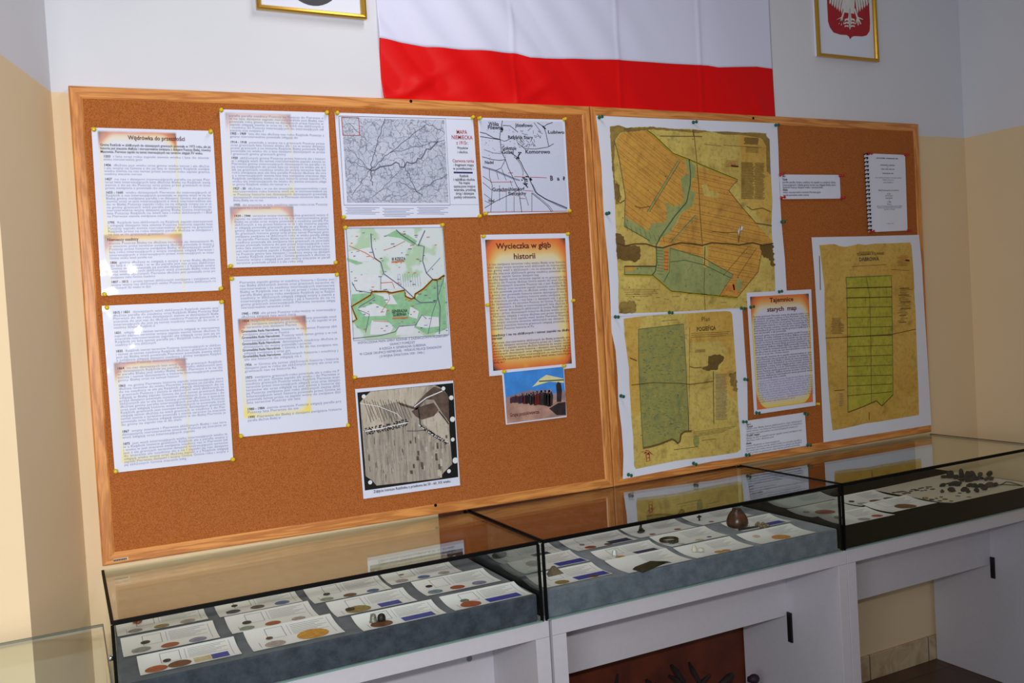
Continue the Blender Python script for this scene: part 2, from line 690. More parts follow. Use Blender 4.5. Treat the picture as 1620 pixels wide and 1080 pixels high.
class Sheet:
    """a flat printed sheet on the plane y=Y: paper with thickness, inks laid on it"""
    def __init__(s, quad, Y, outline=None, n=6):
        s.Y = Y
        s.c = [on_y(p[0], p[1], Y)[[0, 2]] for p in quad]       # TL TR BR BL in the plane
        s.v, s.f, s.mi, s.mats, s.uvs = [], [], [], [], []
        s.n = n
        s.outline = outline
        s.w = np.linalg.norm(s.c[1] - s.c[0])
        s.h = np.linalg.norm(s.c[3] - s.c[0])

    def mat(s, name):
        if name not in s.mats:
            s.mats.append(name)
        return s.mats.index(name)

    def uv(s, u, v):
        a = s.c[0] * (1 - u) + s.c[1] * u
        b = s.c[3] * (1 - u) + s.c[2] * u
        return a * (1 - v) + b * v

    def px(s, x, y):
        return on_y(x, y, s.Y)[[0, 2]]

    def base(s, mat, thick=0.0008):
        mi = s.mat(mat)
        if s.outline:
            P = [s.px(*p) for p in s.outline]
            n = len(P)
            k = len(s.v)
            s.v += [(p[0], s.Y, p[1]) for p in P] + [(p[0], s.Y + thick, p[1]) for p in P]
            s.uvs += [(0, 0)] * (2 * n)
            for t in ngon_tris(P):
                s.f.append(tuple(k + i for i in t)); s.mi.append(mi)
                s.f.append(tuple(k + n + i for i in reversed(t))); s.mi.append(mi)
            for i in range(n):
                s.f.append((k + i, k + (i + 1) % n, k + n + (i + 1) % n, k + n + i)); s.mi.append(mi)
            return s
        k = len(s.v)
        for dy in (0, thick):
            for (u, v) in ((0, 0), (1, 0), (1, 1), (0, 1)):
                p = s.uv(u, v)
                s.v.append((p[0], s.Y + dy, p[1]))
                s.uvs.append((u, 1 - v))
        for q in ((3, 2, 1, 0), (4, 5, 6, 7), (0, 1, 5, 4), (1, 2, 6, 5), (2, 3, 7, 6), (3, 0, 4, 7)):
            s.f.append(tuple(k + i for i in q)); s.mi.append(mi)
        return s

    def poly(s, pts, mat, layer=1, sp='px', tr=None):
        mi = s.mat(mat)
        P = [(s.px(*(tr(*p) if tr else p)) if sp == 'px' else (s.uv(*p) if sp == 'uv' else p)) for p in pts]
        k = len(s.v)
        s.v += [(p[0], s.Y - 0.0003 * layer, p[1]) for p in P]
        s.uvs += [(0, 0)] * len(P)
        for t in ngon_tris(P):
            a, b, c = (P[i] for i in t)
            cr = (b[0] - a[0]) * (c[1] - a[1]) - (b[1] - a[1]) * (c[0] - a[0])
            t = tuple(t) if cr > 0 else tuple(reversed(t))
            s.f.append(tuple(k + i for i in t)); s.mi.append(mi)
        return P

    def line(s, pts, w, mat, layer=3, sp='px', tr=None):
        mi = s.mat(mat)
        P = [np.array(s.px(*(tr(*p) if tr else p)) if sp == 'px' else (s.uv(*p) if sp == 'uv' else p)) for p in pts]
        k = len(s.v)
        n = len(P)
        for i in range(n):
            t = P[min(n - 1, i + 1)] - P[max(0, i - 1)]
            L = np.linalg.norm(t) or 1
            nn = np.array([-t[1], t[0]]) / L * w / 2
            for q in (P[i] + nn, P[i] - nn):
                s.v.append((q[0], s.Y - 0.0003 * layer, q[1]))
                s.uvs.append((0, 0))
        for i in range(n - 1):
            s.f.append((k + 2 * i, k + 2 * i + 1, k + 2 * i + 3, k + 2 * i + 2)); s.mi.append(mi)
        return s

    def hatch(s, P, ang, gap, w, mat, layer=2, jitter=0.0, rnd=None):
        """ruled lines clipped to a polygon P given in the plane"""
        d = np.array([math.cos(ang), math.sin(ang)])
        nrm = np.array([-d[1], d[0]])
        P = [np.array(p) for p in P]
        ts = [p @ nrm for p in P]
        t = min(ts) + gap / 2
        while t < max(ts):
            hits = []
            for i in range(len(P)):
                a, b = P[i], P[(i + 1) % len(P)]
                ta, tb = a @ nrm - t, b @ nrm - t
                if ta * tb < 0:
                    q = a + (b - a) * (ta / (ta - tb))
                    hits.append(q @ d)
            hits.sort()
            for a, b in zip(hits[::2], hits[1::2]):
                s.line([d * a + nrm * t, d * b + nrm * t], w, mat, layer, sp='w')
            t += gap * (1 + (rnd.uniform(-jitter, jitter) if rnd else 0))

    def ellipse(s, u, v, ru, rv, mat, layer=2, n=24, sp='uv', wob=0.0):
        s.poly([(u + ru * math.cos(a) * (1 + wob * math.sin(3 * a)), v + rv * math.sin(a)) for a in [2 * math.pi * i / n for i in range(n)]], mat, layer, sp)

    def text(s, txt, u, v, size, mat, align='l', width=None, bold=0.0, layer=4, xs=1.0):
        """baseline at (u,v) in sheet fractions, size = font size as a fraction of sheet height"""
        hs = size * s.h
        pen, parts = 0.0, []
        for ch in txt:
            gv, gf, adv = glyph(ch, bold)
            parts.append((gv, gf, pen))
            pen += adv
        total = pen * hs * xs
        sx = hs * xs
        if width:
            sx = width * s.w / pen
            total = width * s.w
        off = 0 if align == 'l' else (-total / 2 if align == 'c' else -total)
        mi = s.mat(mat)
        o = s.uv(u, v)
        ex = (s.uv(u + 0.01, v) - o); ex /= np.linalg.norm(ex)
        ey = (s.uv(u, v - 0.01) - o); ey /= np.linalg.norm(ey)
        y = s.Y - 0.0003 * layer
        for gv, gf, x0 in parts:
            if not len(gv):
                continue
            k = len(s.v)
            q = o + np.outer((gv[:, 0] + x0) * sx + off, ex) + np.outer(gv[:, 1] * hs, ey)
            s.v += [(a, y, b) for a, b in q]
            s.uvs += [(0, 0)] * len(q)
            for t in gf:
                s.f.append(tuple(k + i for i in t)); s.mi.append(mi)
        return total

    def para(s, v, n, pitch, rnd, u0=0.08, u1=0.95, mat='ink_soft', lead=None, bold=0.0, size=None, last=0.6, leadmat='ink', cpl=0):
        """n justified lines starting at baseline v"""
        size = size or pitch * 1.12
        cpl = cpl or int((u1 - u0) * s.w / (size * s.h * 0.50))
        for i in range(n):
            w = (u1 - u0) if i < n - 1 or n == 1 else (u1 - u0) * last * rnd.uniform(0.7, 1.2)
            uu = u0
            if i == 0 and lead:
                lw = s.text(lead, u0, v, size, leadmat, bold=0.02) / s.w + 0.02
                uu += lw
                w -= lw
            txt = filler(rnd, max(3, int(cpl * w / (u1 - u0))))
            if w < (u1 - u0) * 0.5:
                s.text(txt, uu, v + i * pitch, size, mat, bold=bold)
            else:
                s.text(txt, uu, v + i * pitch, size, mat, width=w, bold=bold)

    def build(s, name, label, cat, group=None, parent=None):
        c = sum(s.c) / 4
        o = put(name, s.v, s.f, s.mats, s.mi, parent, loc=(c[0], s.Y, c[1]), uv=s.uvs)
        if parent is None:
            tag(o, label, cat, group)
        return o

# ------------------------------------------------------------------ the room
WY = 0.026                                  # face of the back wall
XL, XR = 0.479, 3.868                       # ends of the back wall
XP, YP = 0.364, -0.345                      # outer corner of the pier on the left
H = 2.95


def struct(name, mb, mat, smooth=False):
    o = mb.build(name, mat)
    o['kind'] = 'structure'
    return o


struct('wall_back', MB().box(XL - 0.05, XR + 0.12, WY, WY + 0.15, 0, H), 'wall')
b = MB()
pts = [(XL, WY), (XP, YP), (-1.6, YP), (-1.6, WY + 0.15), (XL, WY + 0.15)]
v = [(p[0], p[1], 0) for p in pts] + [(p[0], p[1], H) for p in pts]
n = len(pts)
b.add(v, [tuple(range(n)), tuple(range(2 * n - 1, n - 1, -1))] + [(i, n + i, n + (i + 1) % n, (i + 1) % n) for i in range(n)])
bm = bmesh.new(); bm.free()
struct('wall_left', b, 'wall')
struct('wall_right', MB().box(XR, XR + 0.12, -3.6, WY, 0, H), 'wall')
struct('floor', MB().box(-1.6, XR + 0.12, -3.6, WY + 0.15, -0.05, 0), 'floor')
struct('baseboard_back', MB().bbox(XL + 0.01, XR, WY - 0.010, WY, 0, 0.098, 0.002), 'skirting')
struct('baseboard_right', MB().bbox(XR - 0.010, XR, -3.6, WY - 0.011, 0, 0.098, 0.002), 'skirting')


# ------------------------------------------------------------------ cork boards (frame face at y = 0)
def cork_board(tl, tr, br, bl, label):
    c = {k: on_y(p[0], p[1], 0.0)[[0, 2]] for k, p in dict(tl=tl, tr=tr, br=br, bl=bl).items()}
    for k in ('bl', 'br'):
        c[k] = np.array([c[k][0], max(c[k][1], ZB - 0.0145)])       # the board stands on the glass cases
    cx = (c['bl'] + c['br']) / 2
    root = empty('cork_board', (cx[0], 0, min(c['bl'][1], c['br'][1])), label, 'cork board', 'cork boards leaning above the display cases')
    L = np.array(root.location)
    W = 0.030

    def inset(d):
        k = ['tl', 'tr', 'br', 'bl']
        s = [(1, -1), (-1, -1), (-1, 1), (1, 1)]
        return [c[q] + np.array(t) * d for q, t in zip(k, s)]
    o, i = inset(0), inset(W)
    o2, i2 = inset(0.003), inset(W - 0.004)
    names = ['wood_x', 'wood_z', 'wood_x', 'wood_z']
    for k in range(4):
        j = (k + 1) % 4
        prof = [(o, 0.024), (o, 0.003), (o2, 0.0), (i2, 0.0), (i, 0.0025), (i, 0.024)]
        vv = [(q[k][0], y, q[k][1]) for q, y in prof] + [(q[j][0], y, q[j][1]) for q, y in prof]
        ff = [(a, a + 1, a + 7, a + 6) for a in range(5)] + [(0, 5, 4, 3, 2, 1), (6, 7, 8, 9, 10, 11), (5, 0, 6, 11)]
        me = put('frame_bar', np.array(vv) - L, ff, names[k], parent=root, loc=(0, 0, 0))
    q = inset(W - 0.002)
    put('cork_panel', np.array([(p[0], y, p[1]) for y in (0.003, 0.022) for p in q]) - L,
        [(3, 2, 1, 0), (4, 5, 6, 7), (0, 1, 5, 4), (1, 2, 6, 5), (2, 3, 7, 6), (3, 0, 4, 7)], 'cork', parent=root, loc=(0, 0, 0))
    return root


def screws(root, pts):
    for p in pts:
        w = on_y(p[0], p[1], 0.0) - np.array(root.location)
        o = MB().lathe([(0.0045, 0.0), (0.0045, 0.0015), (0.003, 0.003)], (w[0], 0.0005, w[2]), 'y', 14).build('screw', 'seam', root)
        o['label'] = 'black screw head'


board_a = cork_board((108, 135), (933, 168), (971, 772), (162.3, 895.5), 'pine-framed cork board on the left, covered with white text sheets and small maps')
board_b = cork_board((934.5, 168), (1453, 196), (1474, 682.5), (972.5, 772), 'pine-framed cork board on the right, carrying the large old brown maps')
screws(board_a, [(650, 160), (689, 799)])
screws(board_b, [(1191.6, 187)])
p = [on_y(x, y, -0.0004) for x, y in ((179, 884), (203, 880.3), (203.6, 885), (179.5, 888.8))]
mb = MB().add([tuple(np.array(q) - np.array(board_a.location)) for q in p], [(3, 2, 1, 0)])
for k in range(8):
    a = np.array(p[0]) * (1 - (k + .6) / 9) + np.array(p[1]) * ((k + .6) / 9) - np.array(board_a.location)
    mb.box(a[0] - 0.0016, a[0] + 0.0016, a[1] - 0.0006, a[1] - 0.0002, a[2] - 0.0065, a[2] - 0.002, 1)
M['sticker'] = material('pale_sticker', hx((214, 176, 132)), .3)
o = mb.build('maker_sticker', ['sticker', 'ink'], board_a)
o['label'] = 'small pale sticker with illegible dark print'

# ------------------------------------------------------------------ papers on the left board
Y1 = -0.0005
R = random.Random(3)
M['burnt_a'] = burnt_frames('scorched_frame_print_a', [(0.05, 0.02, 0.68, 0.665, 1.0), (0.05, 0.64, 0.68, 1.3, 0.75)])
M['burnt_b'] = burnt_frames('scorched_frame_print_b', [(0.05, 0.02, 0.64, 0.55, 0.55), (0.05, 0.615, 0.62, 1.25, 0.9)])
M['burnt_c'] = burnt_frames('scorched_frame_print_c', [(0.06, 0.345, 0.64, 0.945, 0.9)])
M['burnt_d'] = burnt_frames('scorched_frame_print_d', [(0.05, 0.265, 0.66, 0.885, 1.1)])
M['fire_a'] = fire_page('flame_page_print', 1.0)
M['fire_b'] = fire_page('pale_flame_page_print', 0.05)

TG = 'laminated history sheets in two columns'
s = Sheet([(144.4, 201.7), (337, 207), (351.4, 459), (160.6, 467.5)], Y1).base('burnt_a')
s.text('Wędrówka do przeszłości', 0.52, 0.067, 0.036, 'ink_maroon', 'c', bold=0.02, width=0.47)
for k, t in enumerate(('Gmina Rząśnik w zbliżonych do dzisiejszych granicach powstała w 1973 roku, ale jej',
                       'historia jest znacznie dłuższa i nierozerwalnie związana z dziejami Puszczy Białej, równiny',
                       'Mazowsza. Pierwsze zapiski na temat interesujących nas terenów sięgają XV wieku.')):
    s.text(t, 0.06, 0.108 + 0.0205 * k, 0.022, 'ink', width=0.91 if k < 2 else 0.84, bold=0.012)
for v0, n, l in ((0.176, 2, '1203'), (0.228, 4, '1406'), (0.312, 4, '1427'), (0.392, 9, '1655 - 1660'), (0.572, 5, '1795')):
    s.para(v0, n, 0.0178, R, lead=l)
s.text('Niemieccy osadnicy', 0.07, 0.676, 0.026, 'ink_maroon', bold=0.02, width=0.25)
for v0, n, l in ((0.696, 6, None), (0.812, 6, '1806'), (0.928, 3, '1807 - 1815')):
    s.para(v0, n, 0.0178, R, lead=l, leadmat='ink_maroon')
s.build('text_sheet', 'laminated text sheet headed Wędrówka do przeszłości, top left of the board', 'text sheet', TG)

s = Sheet([(347, 172.8), (519, 177.8), (531.7, 418), (360, 423.6)], Y1).base('burnt_b')
for v0, n, l in ((0.045, 6, None), (0.158, 2, '1905 - 1909'), (0.212, 5, '1914 - 1918'), (0.312, 10, '1920'), (0.506, 5, '1927 - 30'), (0.610, 2, '1935'), (0.680, 17, '1939 - 1944')):
    s.para(v0, n, 0.0186, R, lead=l)
s.build('text_sheet', 'laminated text sheet without a title, upper one of the second column', 'text sheet', TG)

s = Sheet([(161, 483.6), (353.3, 475.3), (369, 727), (181.7, 747.5)], Y1).base('burnt_c')
for v0, n, l in ((0.05, 6, '1815 / 1831'), (0.172, 5, '1831'), (0.282, 5, '1835'), (0.385, 5, '1864'), (0.490, 14, '1863'), (0.765, 3, '1867'), (0.840, 8, '1875')):
    s.para(v0, n, 0.0180, R, lead=l)
s.build('text_sheet', 'laminated text sheet in the lower left corner of the left board', 'text sheet', TG)

s = Sheet([(363.6, 437.7), (536, 432), (550.7, 674.4), (379, 691.3)], Y1).base('burnt_d')
s.para(0.045, 9, 0.0196, R)
s.para(0.240, 2, 0.0196, R, lead='1945 - 1950')
s.para(0.286, 3, 0.0196, R, lead='1954')
for k in range(5):
    s.text('Gromadzka Rada Narodowa', 0.07, 0.350 + 0.0392 * k, 0.021, 'ink', bold=0.02, width=0.34)
    s.para(0.350 + 0.0392 * k, 1, 0.0196, R, u0=0.43)
    s.para(0.3696 + 0.0392 * k, 1, 0.0196, R, u1=0.5 + 0.1 * (k % 3))
s.para(0.560, 3, 0.0196, R, lead='1956')
s.para(0.640, 9, 0.0196, R, lead='1973')
s.para(0.838, 2, 0.0196, R, lead='1980 - 1984')
s.para(0.888, 2, 0.0196, R, lead='1990')
s.build('text_sheet', 'laminated text sheet with rows of bold text, lower one of the second column', 'text sheet', TG)


def wiggle(rnd, a, b, n, amp):
    a, b = np.array(a, float), np.array(b, float)
    t = b - a
    nn = np.array([-t[1], t[0]]) / (np.linalg.norm(t) or 1)
    ph = rnd.uniform(0, 6)
    return [tuple(a + t * (i / n) + nn * amp * (math.sin(i * 1.9 + ph) + rnd.uniform(-.6, .6)) * (0 if i in (0, n) else 1)) for i in range(n + 1)]


# German map of 1915, landscape sheet
z = crop(520, 170, 4.05)
s = Sheet([(529.4, 178), (748.4, 185.3), (759, 343.3), (541.7, 347)], Y1).base('laminated')


def topo_fn(nt, b):
    v, x, y, zc = coords(nt)
    vo = nt.nodes.new('ShaderNodeTexVoronoi')
    vo.feature = 'DISTANCE_TO_EDGE'
    vo.inputs['Scale'].default_value = 46
    wv = nt.nodes.new('ShaderNodeTexNoise')
    wv.inputs['Scale'].default_value = 30
    wv.inputs['Detail'].default_value = 3
    nt.links.new(v, wv.inputs['Vector'])
    va = nt.nodes.new('ShaderNodeVectorMath')
    va.operation = 'MULTIPLY_ADD'
    nt.links.new(wv.outputs['Color'], va.inputs[0])
    va.inputs[1].default_value = (.05, .05, .05)
    nt.links.new(v, va.inputs[2])
    nt.links.new(va.outputs[0], vo.inputs['Vector'])
    net = X(nt, vo.outputs['Distance']).ss(0.07, 0.01)
    n1 = noise(nt, v, 20, 5, 0.62, dist=1.6)
    n2 = noise(nt, v, 210, 3, 0.7)
    n3 = noise(nt, v, 14, 2)
    c1 = ((n1 * 24).sin().abs()).ss(0.28, 0.0)
    c = mix(nt, n3.ss(0.3, 0.7), hx((198, 204, 224)), hx((182, 190, 212)))
    c = mix(nt, c1 * 0.6, c, hx((92, 96, 112)))
    c = mix(nt, net * 0.6, c, hx((84, 86, 100)))
    c = mix(nt, n2.ss(0.56, 0.72) * 0.5, c, hx((96, 98, 116)))
    link(nt, c, b.inputs['Base Color'])
    b.inputs['Coat Weight'].default_value = 0.6
    b.inputs['Coat Roughness'].default_value = 0.12
    link(nt, bump(nt, noise(nt, v, 7, 2), 0.5, 0.01), b.inputs['Coat Normal'])


M['topo'] = material('dense_grey_topographic_print', rough=0.45, fn=topo_fn)
fr = [(78, 60), (745, 75), (775, 622), (110, 622)]
s.poly([(85, 65), (740, 80), (768, 610), (118, 610)], 'topo', 1, tr=z)
s.line([(64, 55), (748, 72), (778, 625), (98, 625), (64, 55)], 0.0016, 'ink_mid', 2, tr=z)
s.line([(82, 63), (192, 66), (198, 180), (90, 178), (82, 63)], 0.0022, 'ink_red', 4, tr=z)
rr = random.Random(11)
for a, b_, w in (((360, 70), (300, 260), .0022), ((300, 260), (265, 400), .0022), ((265, 400), (280, 500), .0025), ((265, 400), (390, 290), .0018),
                 ((390, 290), (620, 110), .0018), ((265, 400), (130, 340), .0015), ((265, 400), (150, 560), .0015), ((470, 330), (560, 540), .002),
                 ((560, 540), (760, 430), .0015), ((390, 290), (740, 210), .0014), ((130, 100), (240, 210), .0015), ((450, 470), (600, 560), .0018),
                 ((600, 90), (740, 160), .0014), ((540, 130), (600, 260), .0014), ((120, 250), (265, 400), .0014), ((300, 560), (440, 420), .0014)):
    s.line(wiggle(rr, a, b_, 9, 5), w, 'ink_mid', 3, tr=z)
s.line([(700, 215), (650, 270), (625, 265), (610, 300), (590, 330), (570, 325), (560, 350), (530, 360), (500, 350), (480, 385), (455, 380), (450, 360), (430, 350),
        (400, 370), (330, 380), (300, 400), (270, 405)], 0.0035, 'ink_mid', 3, tr=z)
for k, (t, v0, sz, mt, w) in enumerate((('MAPA', 160, 30, 'ink_red', 72), ('NIEMIECKA', 195, 30, 'ink_red', 142), ('z 1915r.', 230, 28, 'ink_red', 80), ('Wysoków', 260, 20, 'ink', 74),
                                     ('i okolice.', 287, 20, 'ink', 72), ('Czerwona ramka', 347, 24, 'ink_red', 146), ('- fragment mapy', 372, 20, 'ink', 140),
                                     ('w powiększeniu -', 396, 20, 'ink', 142), ('Rząśnik', 445, 20, 'ink', 60), ('i najbliższa okolica.', 468, 20, 'ink', 148),
                                     ('Na mapie', 490, 20, 'ink', 74), ('zaznaczone miejsce', 513, 20, 'ink', 146), ('wiatraka, przebieg', 536, 20, 'ink', 146),
                                     ('dróg i dzisiejsze', 560, 20, 'ink', 124), ('punkty odniesienia.', 584, 20, 'ink', 150))):
    sh = 675.0
    cxp = 840 + (v0 - 160) * 0.045
    s.text(t, (cxp - 45 - (v0 - 160) * 0.06) / 880, (v0 + 8 - 55) / (sh - 12), sz * 1.25 / sh, mt, 'c', width=w / 880, bold=0.012 if mt == 'ink' else 0.008)
s.line([(800, 416), (922, 418)], 0.005, 'ink_navy', 3, tr=z)
s.line([(748, 72), (930, 78)], 0.0008, 'ink_soft', 2, tr=z)
s.line([(778, 622), (960, 622)], 0.0008, 'ink_soft', 2, tr=z)
for (x0, x1, yy, k) in ((108, 325, 640, 5), (345, 545, 645, 6), (565, 765, 640, 5)):
    for i in range(k):
        s.line([(x0 + 10 * (i % 2), yy + 10 * i), (x1 - 25 * ((i * 7) % 3), yy + 10 * i + 2)], 0.0014, 'ink_soft', 2, tr=z)
s.build('printed_map', 'laminated grey German map of 1915 with a red square and a caption column', 'map')

# enlarged fragment of the same map
z = crop(700, 180, 6.548)
s = Sheet([(755.8, 186), (893.3, 189.3), (901.5, 335.4), (765, 340.4)], Y1).base('laminated')


def stipple_fn(nt, b):
    lam_fn(nt, b)
    v, x, y, zc = coords(nt)
    n = noise(nt, v, 230, 2, 0.6)
    g = noise(nt, v, 9, 2)
    link(nt, mix(nt, n.ss(0.64, 0.72) * 0.7 * g.ss(0.35, 0.6), hx((206, 212, 236)), hx((110, 116, 140))), b.inputs['Base Color'])


M['stipple'] = material('stippled_map_print', rough=0.45, fn=stipple_fn)
s.poly([(385, 62), (1240, 85), (1305, 1015), (430, 1025)], 'stipple', 1, tr=z)
L = lambda pts, w=0.0022, mt='ink': s.line(pts, w * .8, mt, 3, tr=z)
L([(620, 70), (600, 180), (592, 250), (600, 290), (608, 390), (650, 470), (680, 560), (700, 600), (715, 630), (790, 790), (820, 1020)], .0026)
L([(385, 190), (450, 205), (530, 250), (592, 265)], .0026); L([(388, 235), (480, 250), (592, 268)], .0026)
L([(592, 265), (640, 285), (690, 265), (740, 220)], .002); L([(620, 120), (700, 125), (780, 190)], .0024)
L([(410, 445), (450, 455), (520, 475), (590, 482), (650, 475)], .0022); L([(430, 370), (520, 405), (608, 412)], .0018, 'ink_mid')
L([(415, 550), (545, 590), (720, 665), (800, 690)], .006, 'ink_soft'); L([(415, 545), (545, 582), (725, 660)], .0014); L([(545, 590), (608, 560), (650, 475)], .002)
L([(700, 400), (760, 440), (810, 500), (840, 570), (885, 640), (920, 720), (960, 810), (1060, 880), (1160, 920), (1290, 975)], .0032)
L([(740, 440), (800, 510), (835, 600), (830, 640)], .0018); L([(930, 730), (980, 830), (1100, 900), (1200, 950), (1290, 985)], .0045, 'ink_soft')
L([(920, 820), (1010, 890), (1090, 960), (1130, 1015)], .0022); L([(930, 815), (1030, 890), (1110, 960), (1145, 1012)], .0016)
L([(1048, 135), (1070, 200), (1100, 340)], .0026); L([(980, 90), (1048, 135), (1080, 110), (1140, 90)], .0026); L([(945, 90), (1020, 190)], .0018)
L([(775, 300), (850, 360), (960, 365), (1090, 345), (1150, 310)], .0022); L([(760, 260), (800, 350), (850, 310)], .0016)
L([(435, 975), (560, 900), (700, 835), (800, 780)], .0022); L([(485, 575), (485, 650), (515, 740), (500, 1015)], .002)
L([(415, 645), (500, 700)], .0018); L([(415, 710), (510, 790)], .0018); L([(430, 830), (510, 890)], .0016); L([(435, 900), (510, 935)], .0016)
for a in ((560, 605, 580, 680), (612, 570, 660, 690), (660, 790, 660, 1015), (740, 850, 740, 1015), (590, 740, 590, 900), (925, 820, 925, 1010), (860, 850, 890, 950), (700, 690, 720, 750)):
    L([a[:2], a[2:]], .0018)
for k in range(34):
    x0, y0 = rr.uniform(770, 1020), rr.uniform(170, 350)
    L([(x0, y0), (x0 + rr.uniform(-45, 45), y0 + rr.uniform(-50, 50))], .0016)
for k in range(60):
    x0, y0 = rr.uniform(400, 760), rr.uniform(150, 480)
    L([(x0, y0), (x0 + rr.uniform(-14, 14), y0 + rr.uniform(-8, 8))], .0013, 'ink_mid')
for (x0, y0, t, wd, hh) in ((475, 125, 'Wólka', 90, 48), (465, 160, 'Filewna', 140, 46), (745, 130, 'Józefowo', 160, 42), (670, 255, 'Rząśnik Stary', 230, 40),
                            (1085, 195, 'Lubiwo', 160, 40), (610, 370, 'Gołystok', 130, 46), (610, 408, 'Gozel', 110, 42), (850, 405, 'Komorowo', 235, 46),
                            (440, 510, 'Nadel', 80, 36), (520, 790, 'Gurschmühlendorf', 290, 44), (680, 835, 'Sieczychy', 165, 42), (1115, 690, 'B', 30, 60), (1190, 690, 'a', 25, 50), (1255, 690, 'ł', 18, 50),
                            (480, 900, 'Wiel.', 60, 36)):
    s.text(t, (x0 - 366 - (y0 - 40) * 0.07) / 900, (y0 - 45) / 985, hh * 1.2 / 985, 'ink', width=wd * 1.12 / 900, bold=0.025)
for (cx_, cy_) in ((870, 660), (850, 700), (855, 740), (905, 675), (830, 665), (770, 440), (800, 410), (1048, 135), (600, 160)):
    for k in range(5):
        x0, y0 = cx_ + rr.uniform(-18, 18), cy_ + rr.uniform(-18, 18)
        s.poly([(x0, y0), (x0 + 14, y0 + 3), (x0 + 12, y0 + 14), (x0 - 2, y0 + 11)], 'black', 4, tr=z)
for a in ((495, 708, 730, 706), (740, 650, 1080, 662), (680, 612, 730, 612), (580, 800, 660, 802), (850, 795, 940, 800), (795, 875, 860, 878), (430, 1018, 1290, 1008)):
    L([a[:2], a[2:]], .002, 'ink_red')
s.build('printed_map', 'white laminated map fragment with black roads and village names, right of the 1915 map', 'map')

# present-day map with the border drawn in
z = crop(530, 350, 4.155)
s = Sheet([(544.4, 359), (700.4, 354.8), (715.8, 582.2), (559.4, 598)], Y1).base('laminated')


def green_map_fn(nt, b):
    lam_fn(nt, b)
    v, x, y, zc = coords(nt)
    n = noise(nt, v, 9, 3, 0.55)
    g = noise(nt, v, 120, 2, 0.6)
    c = mix(nt, n.ss(0.5, 0.56), hx((212, 222, 226)), hx((176, 206, 176)))
    link(nt, mix(nt, g.ss(0.66, 0.74) * 0.7, c, hx((110, 112, 110))), b.inputs['Base Color'])


M['green_map'] = material('pale_green_topographic_print', rough=0.45, fn=green_map_fn)
M['forest_print'] = plain('forest_green_print', (140, 190, 148), 0.45, var=0.10, scale=60, coat=0.5)
M['white_print2'] = plain('clearing_white_print', (216, 222, 230), 0.45, var=0.03, scale=60, coat=0.5)
s.poly([(72, 45), (705, 40), (748, 745), (122, 785)], 'green_map', 1, tr=z)
s.poly([(110, 480), (160, 475), (240, 470), (330, 500), (450, 462), (490, 510), (525, 505), (600, 430), (650, 390), (715, 360), (728, 560), (740, 700), (690, 725), (600, 740), (530, 700), (440, 680),
        (400, 705), (340, 680), (240, 660), (200, 720), (145, 700), (118, 660), (140, 640), (108, 560)], 'forest_print', 2, tr=z)
for q in ([(240, 650), (340, 655), (385, 690), (360, 740), (230, 745)], [(150, 575), (260, 540), (340, 575), (330, 620), (200, 625)], [(310, 480), (370, 480), (410, 545), (340, 545)],
          [(495, 560), (550, 590), (540, 640), (485, 625)], [(545, 650), (570, 620), (680, 630), (685, 690), (600, 700), (535, 690)], [(415, 690), (525, 675), (510, 745), (400, 750)],
          [(300, 360), (380, 360), (440, 440), (300, 450)], [(100, 350), (290, 350), (290, 450), (130, 455)], [(80, 200), (230, 170), (240, 260), (100, 270)]):
    s.poly(q, 'white_print2', 3, tr=z)
s.poly([(75, 240), (150, 262), (185, 275), (140, 285), (80, 258)], 'forest_print', 4, tr=z)
s.poly([(395, 60), (480, 90), (540, 130), (520, 160), (430, 110), (330, 95)], 'forest_print', 2, tr=z)
L = lambda pts, w=0.002, mt='ink_mid', ly=5: s.line(pts, w, mt, ly, tr=z)
L([(235, 80), (240, 170), (260, 240), (300, 270), (320, 345), (375, 385), (450, 440), (520, 505), (560, 535), (660, 530)], .0028)
L([(300, 450), (300, 365)], .0016); L([(545, 155), (585, 165), (575, 260), (600, 340), (645, 385), (670, 390), (675, 500), (690, 560), (685, 740)], .0028)
L([(675, 500), (640, 600), (610, 740)], .0016); L([(715, 370), (680, 480)], .0016); L([(600, 340), (690, 240)], .0014)
L([(400, 55), (430, 85), (500, 130), (545, 160), (590, 60)], .003, 'ink_mid'); L([(90, 160), (195, 205), (300, 270)], .002, 'ink_orange')
L([(140, 455), (240, 470), (260, 500), (160, 560), (150, 580), (225, 610), (200, 730)], .002); L([(110, 400), (140, 455)], .002)
L([(250, 655), (350, 660)], .0016, 'ink_orange'); L([(300, 405), (375, 400), (390, 440)], .0022, 'ink_orange'); L([(460, 130), (380, 170), (320, 190)], .0016, 'ink_orange')
L([(345, 450), (360, 510), (300, 600)], .0016, 'ink_orange'); L([(115, 770), (300, 750), (395, 725), (420, 690), (530, 680), (570, 615), (600, 640)], .0022)
for q in range(10):
    xx = 410 + 16 * q
    L([(xx, 345), (xx + 8, 430)], .0008, 'ink_soft')
L([(113, 662), (142, 645), (108, 560), (235, 485), (238, 465), (330, 462), (370, 472), (455, 455), (462, 495), (500, 512), (522, 505), (525, 480), (580, 445), (640, 385), (675, 385), (718, 355)], .007, 'yellow_line', 5)
L([(113, 660), (142, 643), (108, 560), (235, 483), (238, 463), (330, 460), (370, 470), (455, 453), (462, 493), (500, 510), (522, 503), (525, 478), (580, 443), (640, 383), (675, 383), (718, 353)], .0034, 'ink_maroon', 6)
rr = random.Random(5)
for k in range(110):
    x0, y0 = rr.uniform(85, 700), rr.uniform(60, 730)
    L([(x0 + y0 * 0.05, y0), (x0 + y0 * 0.05 + rr.uniform(8, 24), y0 - 1)], .0022, rr.choice(['ink_mid', 'ink_soft', 'ink_orange']), 5)
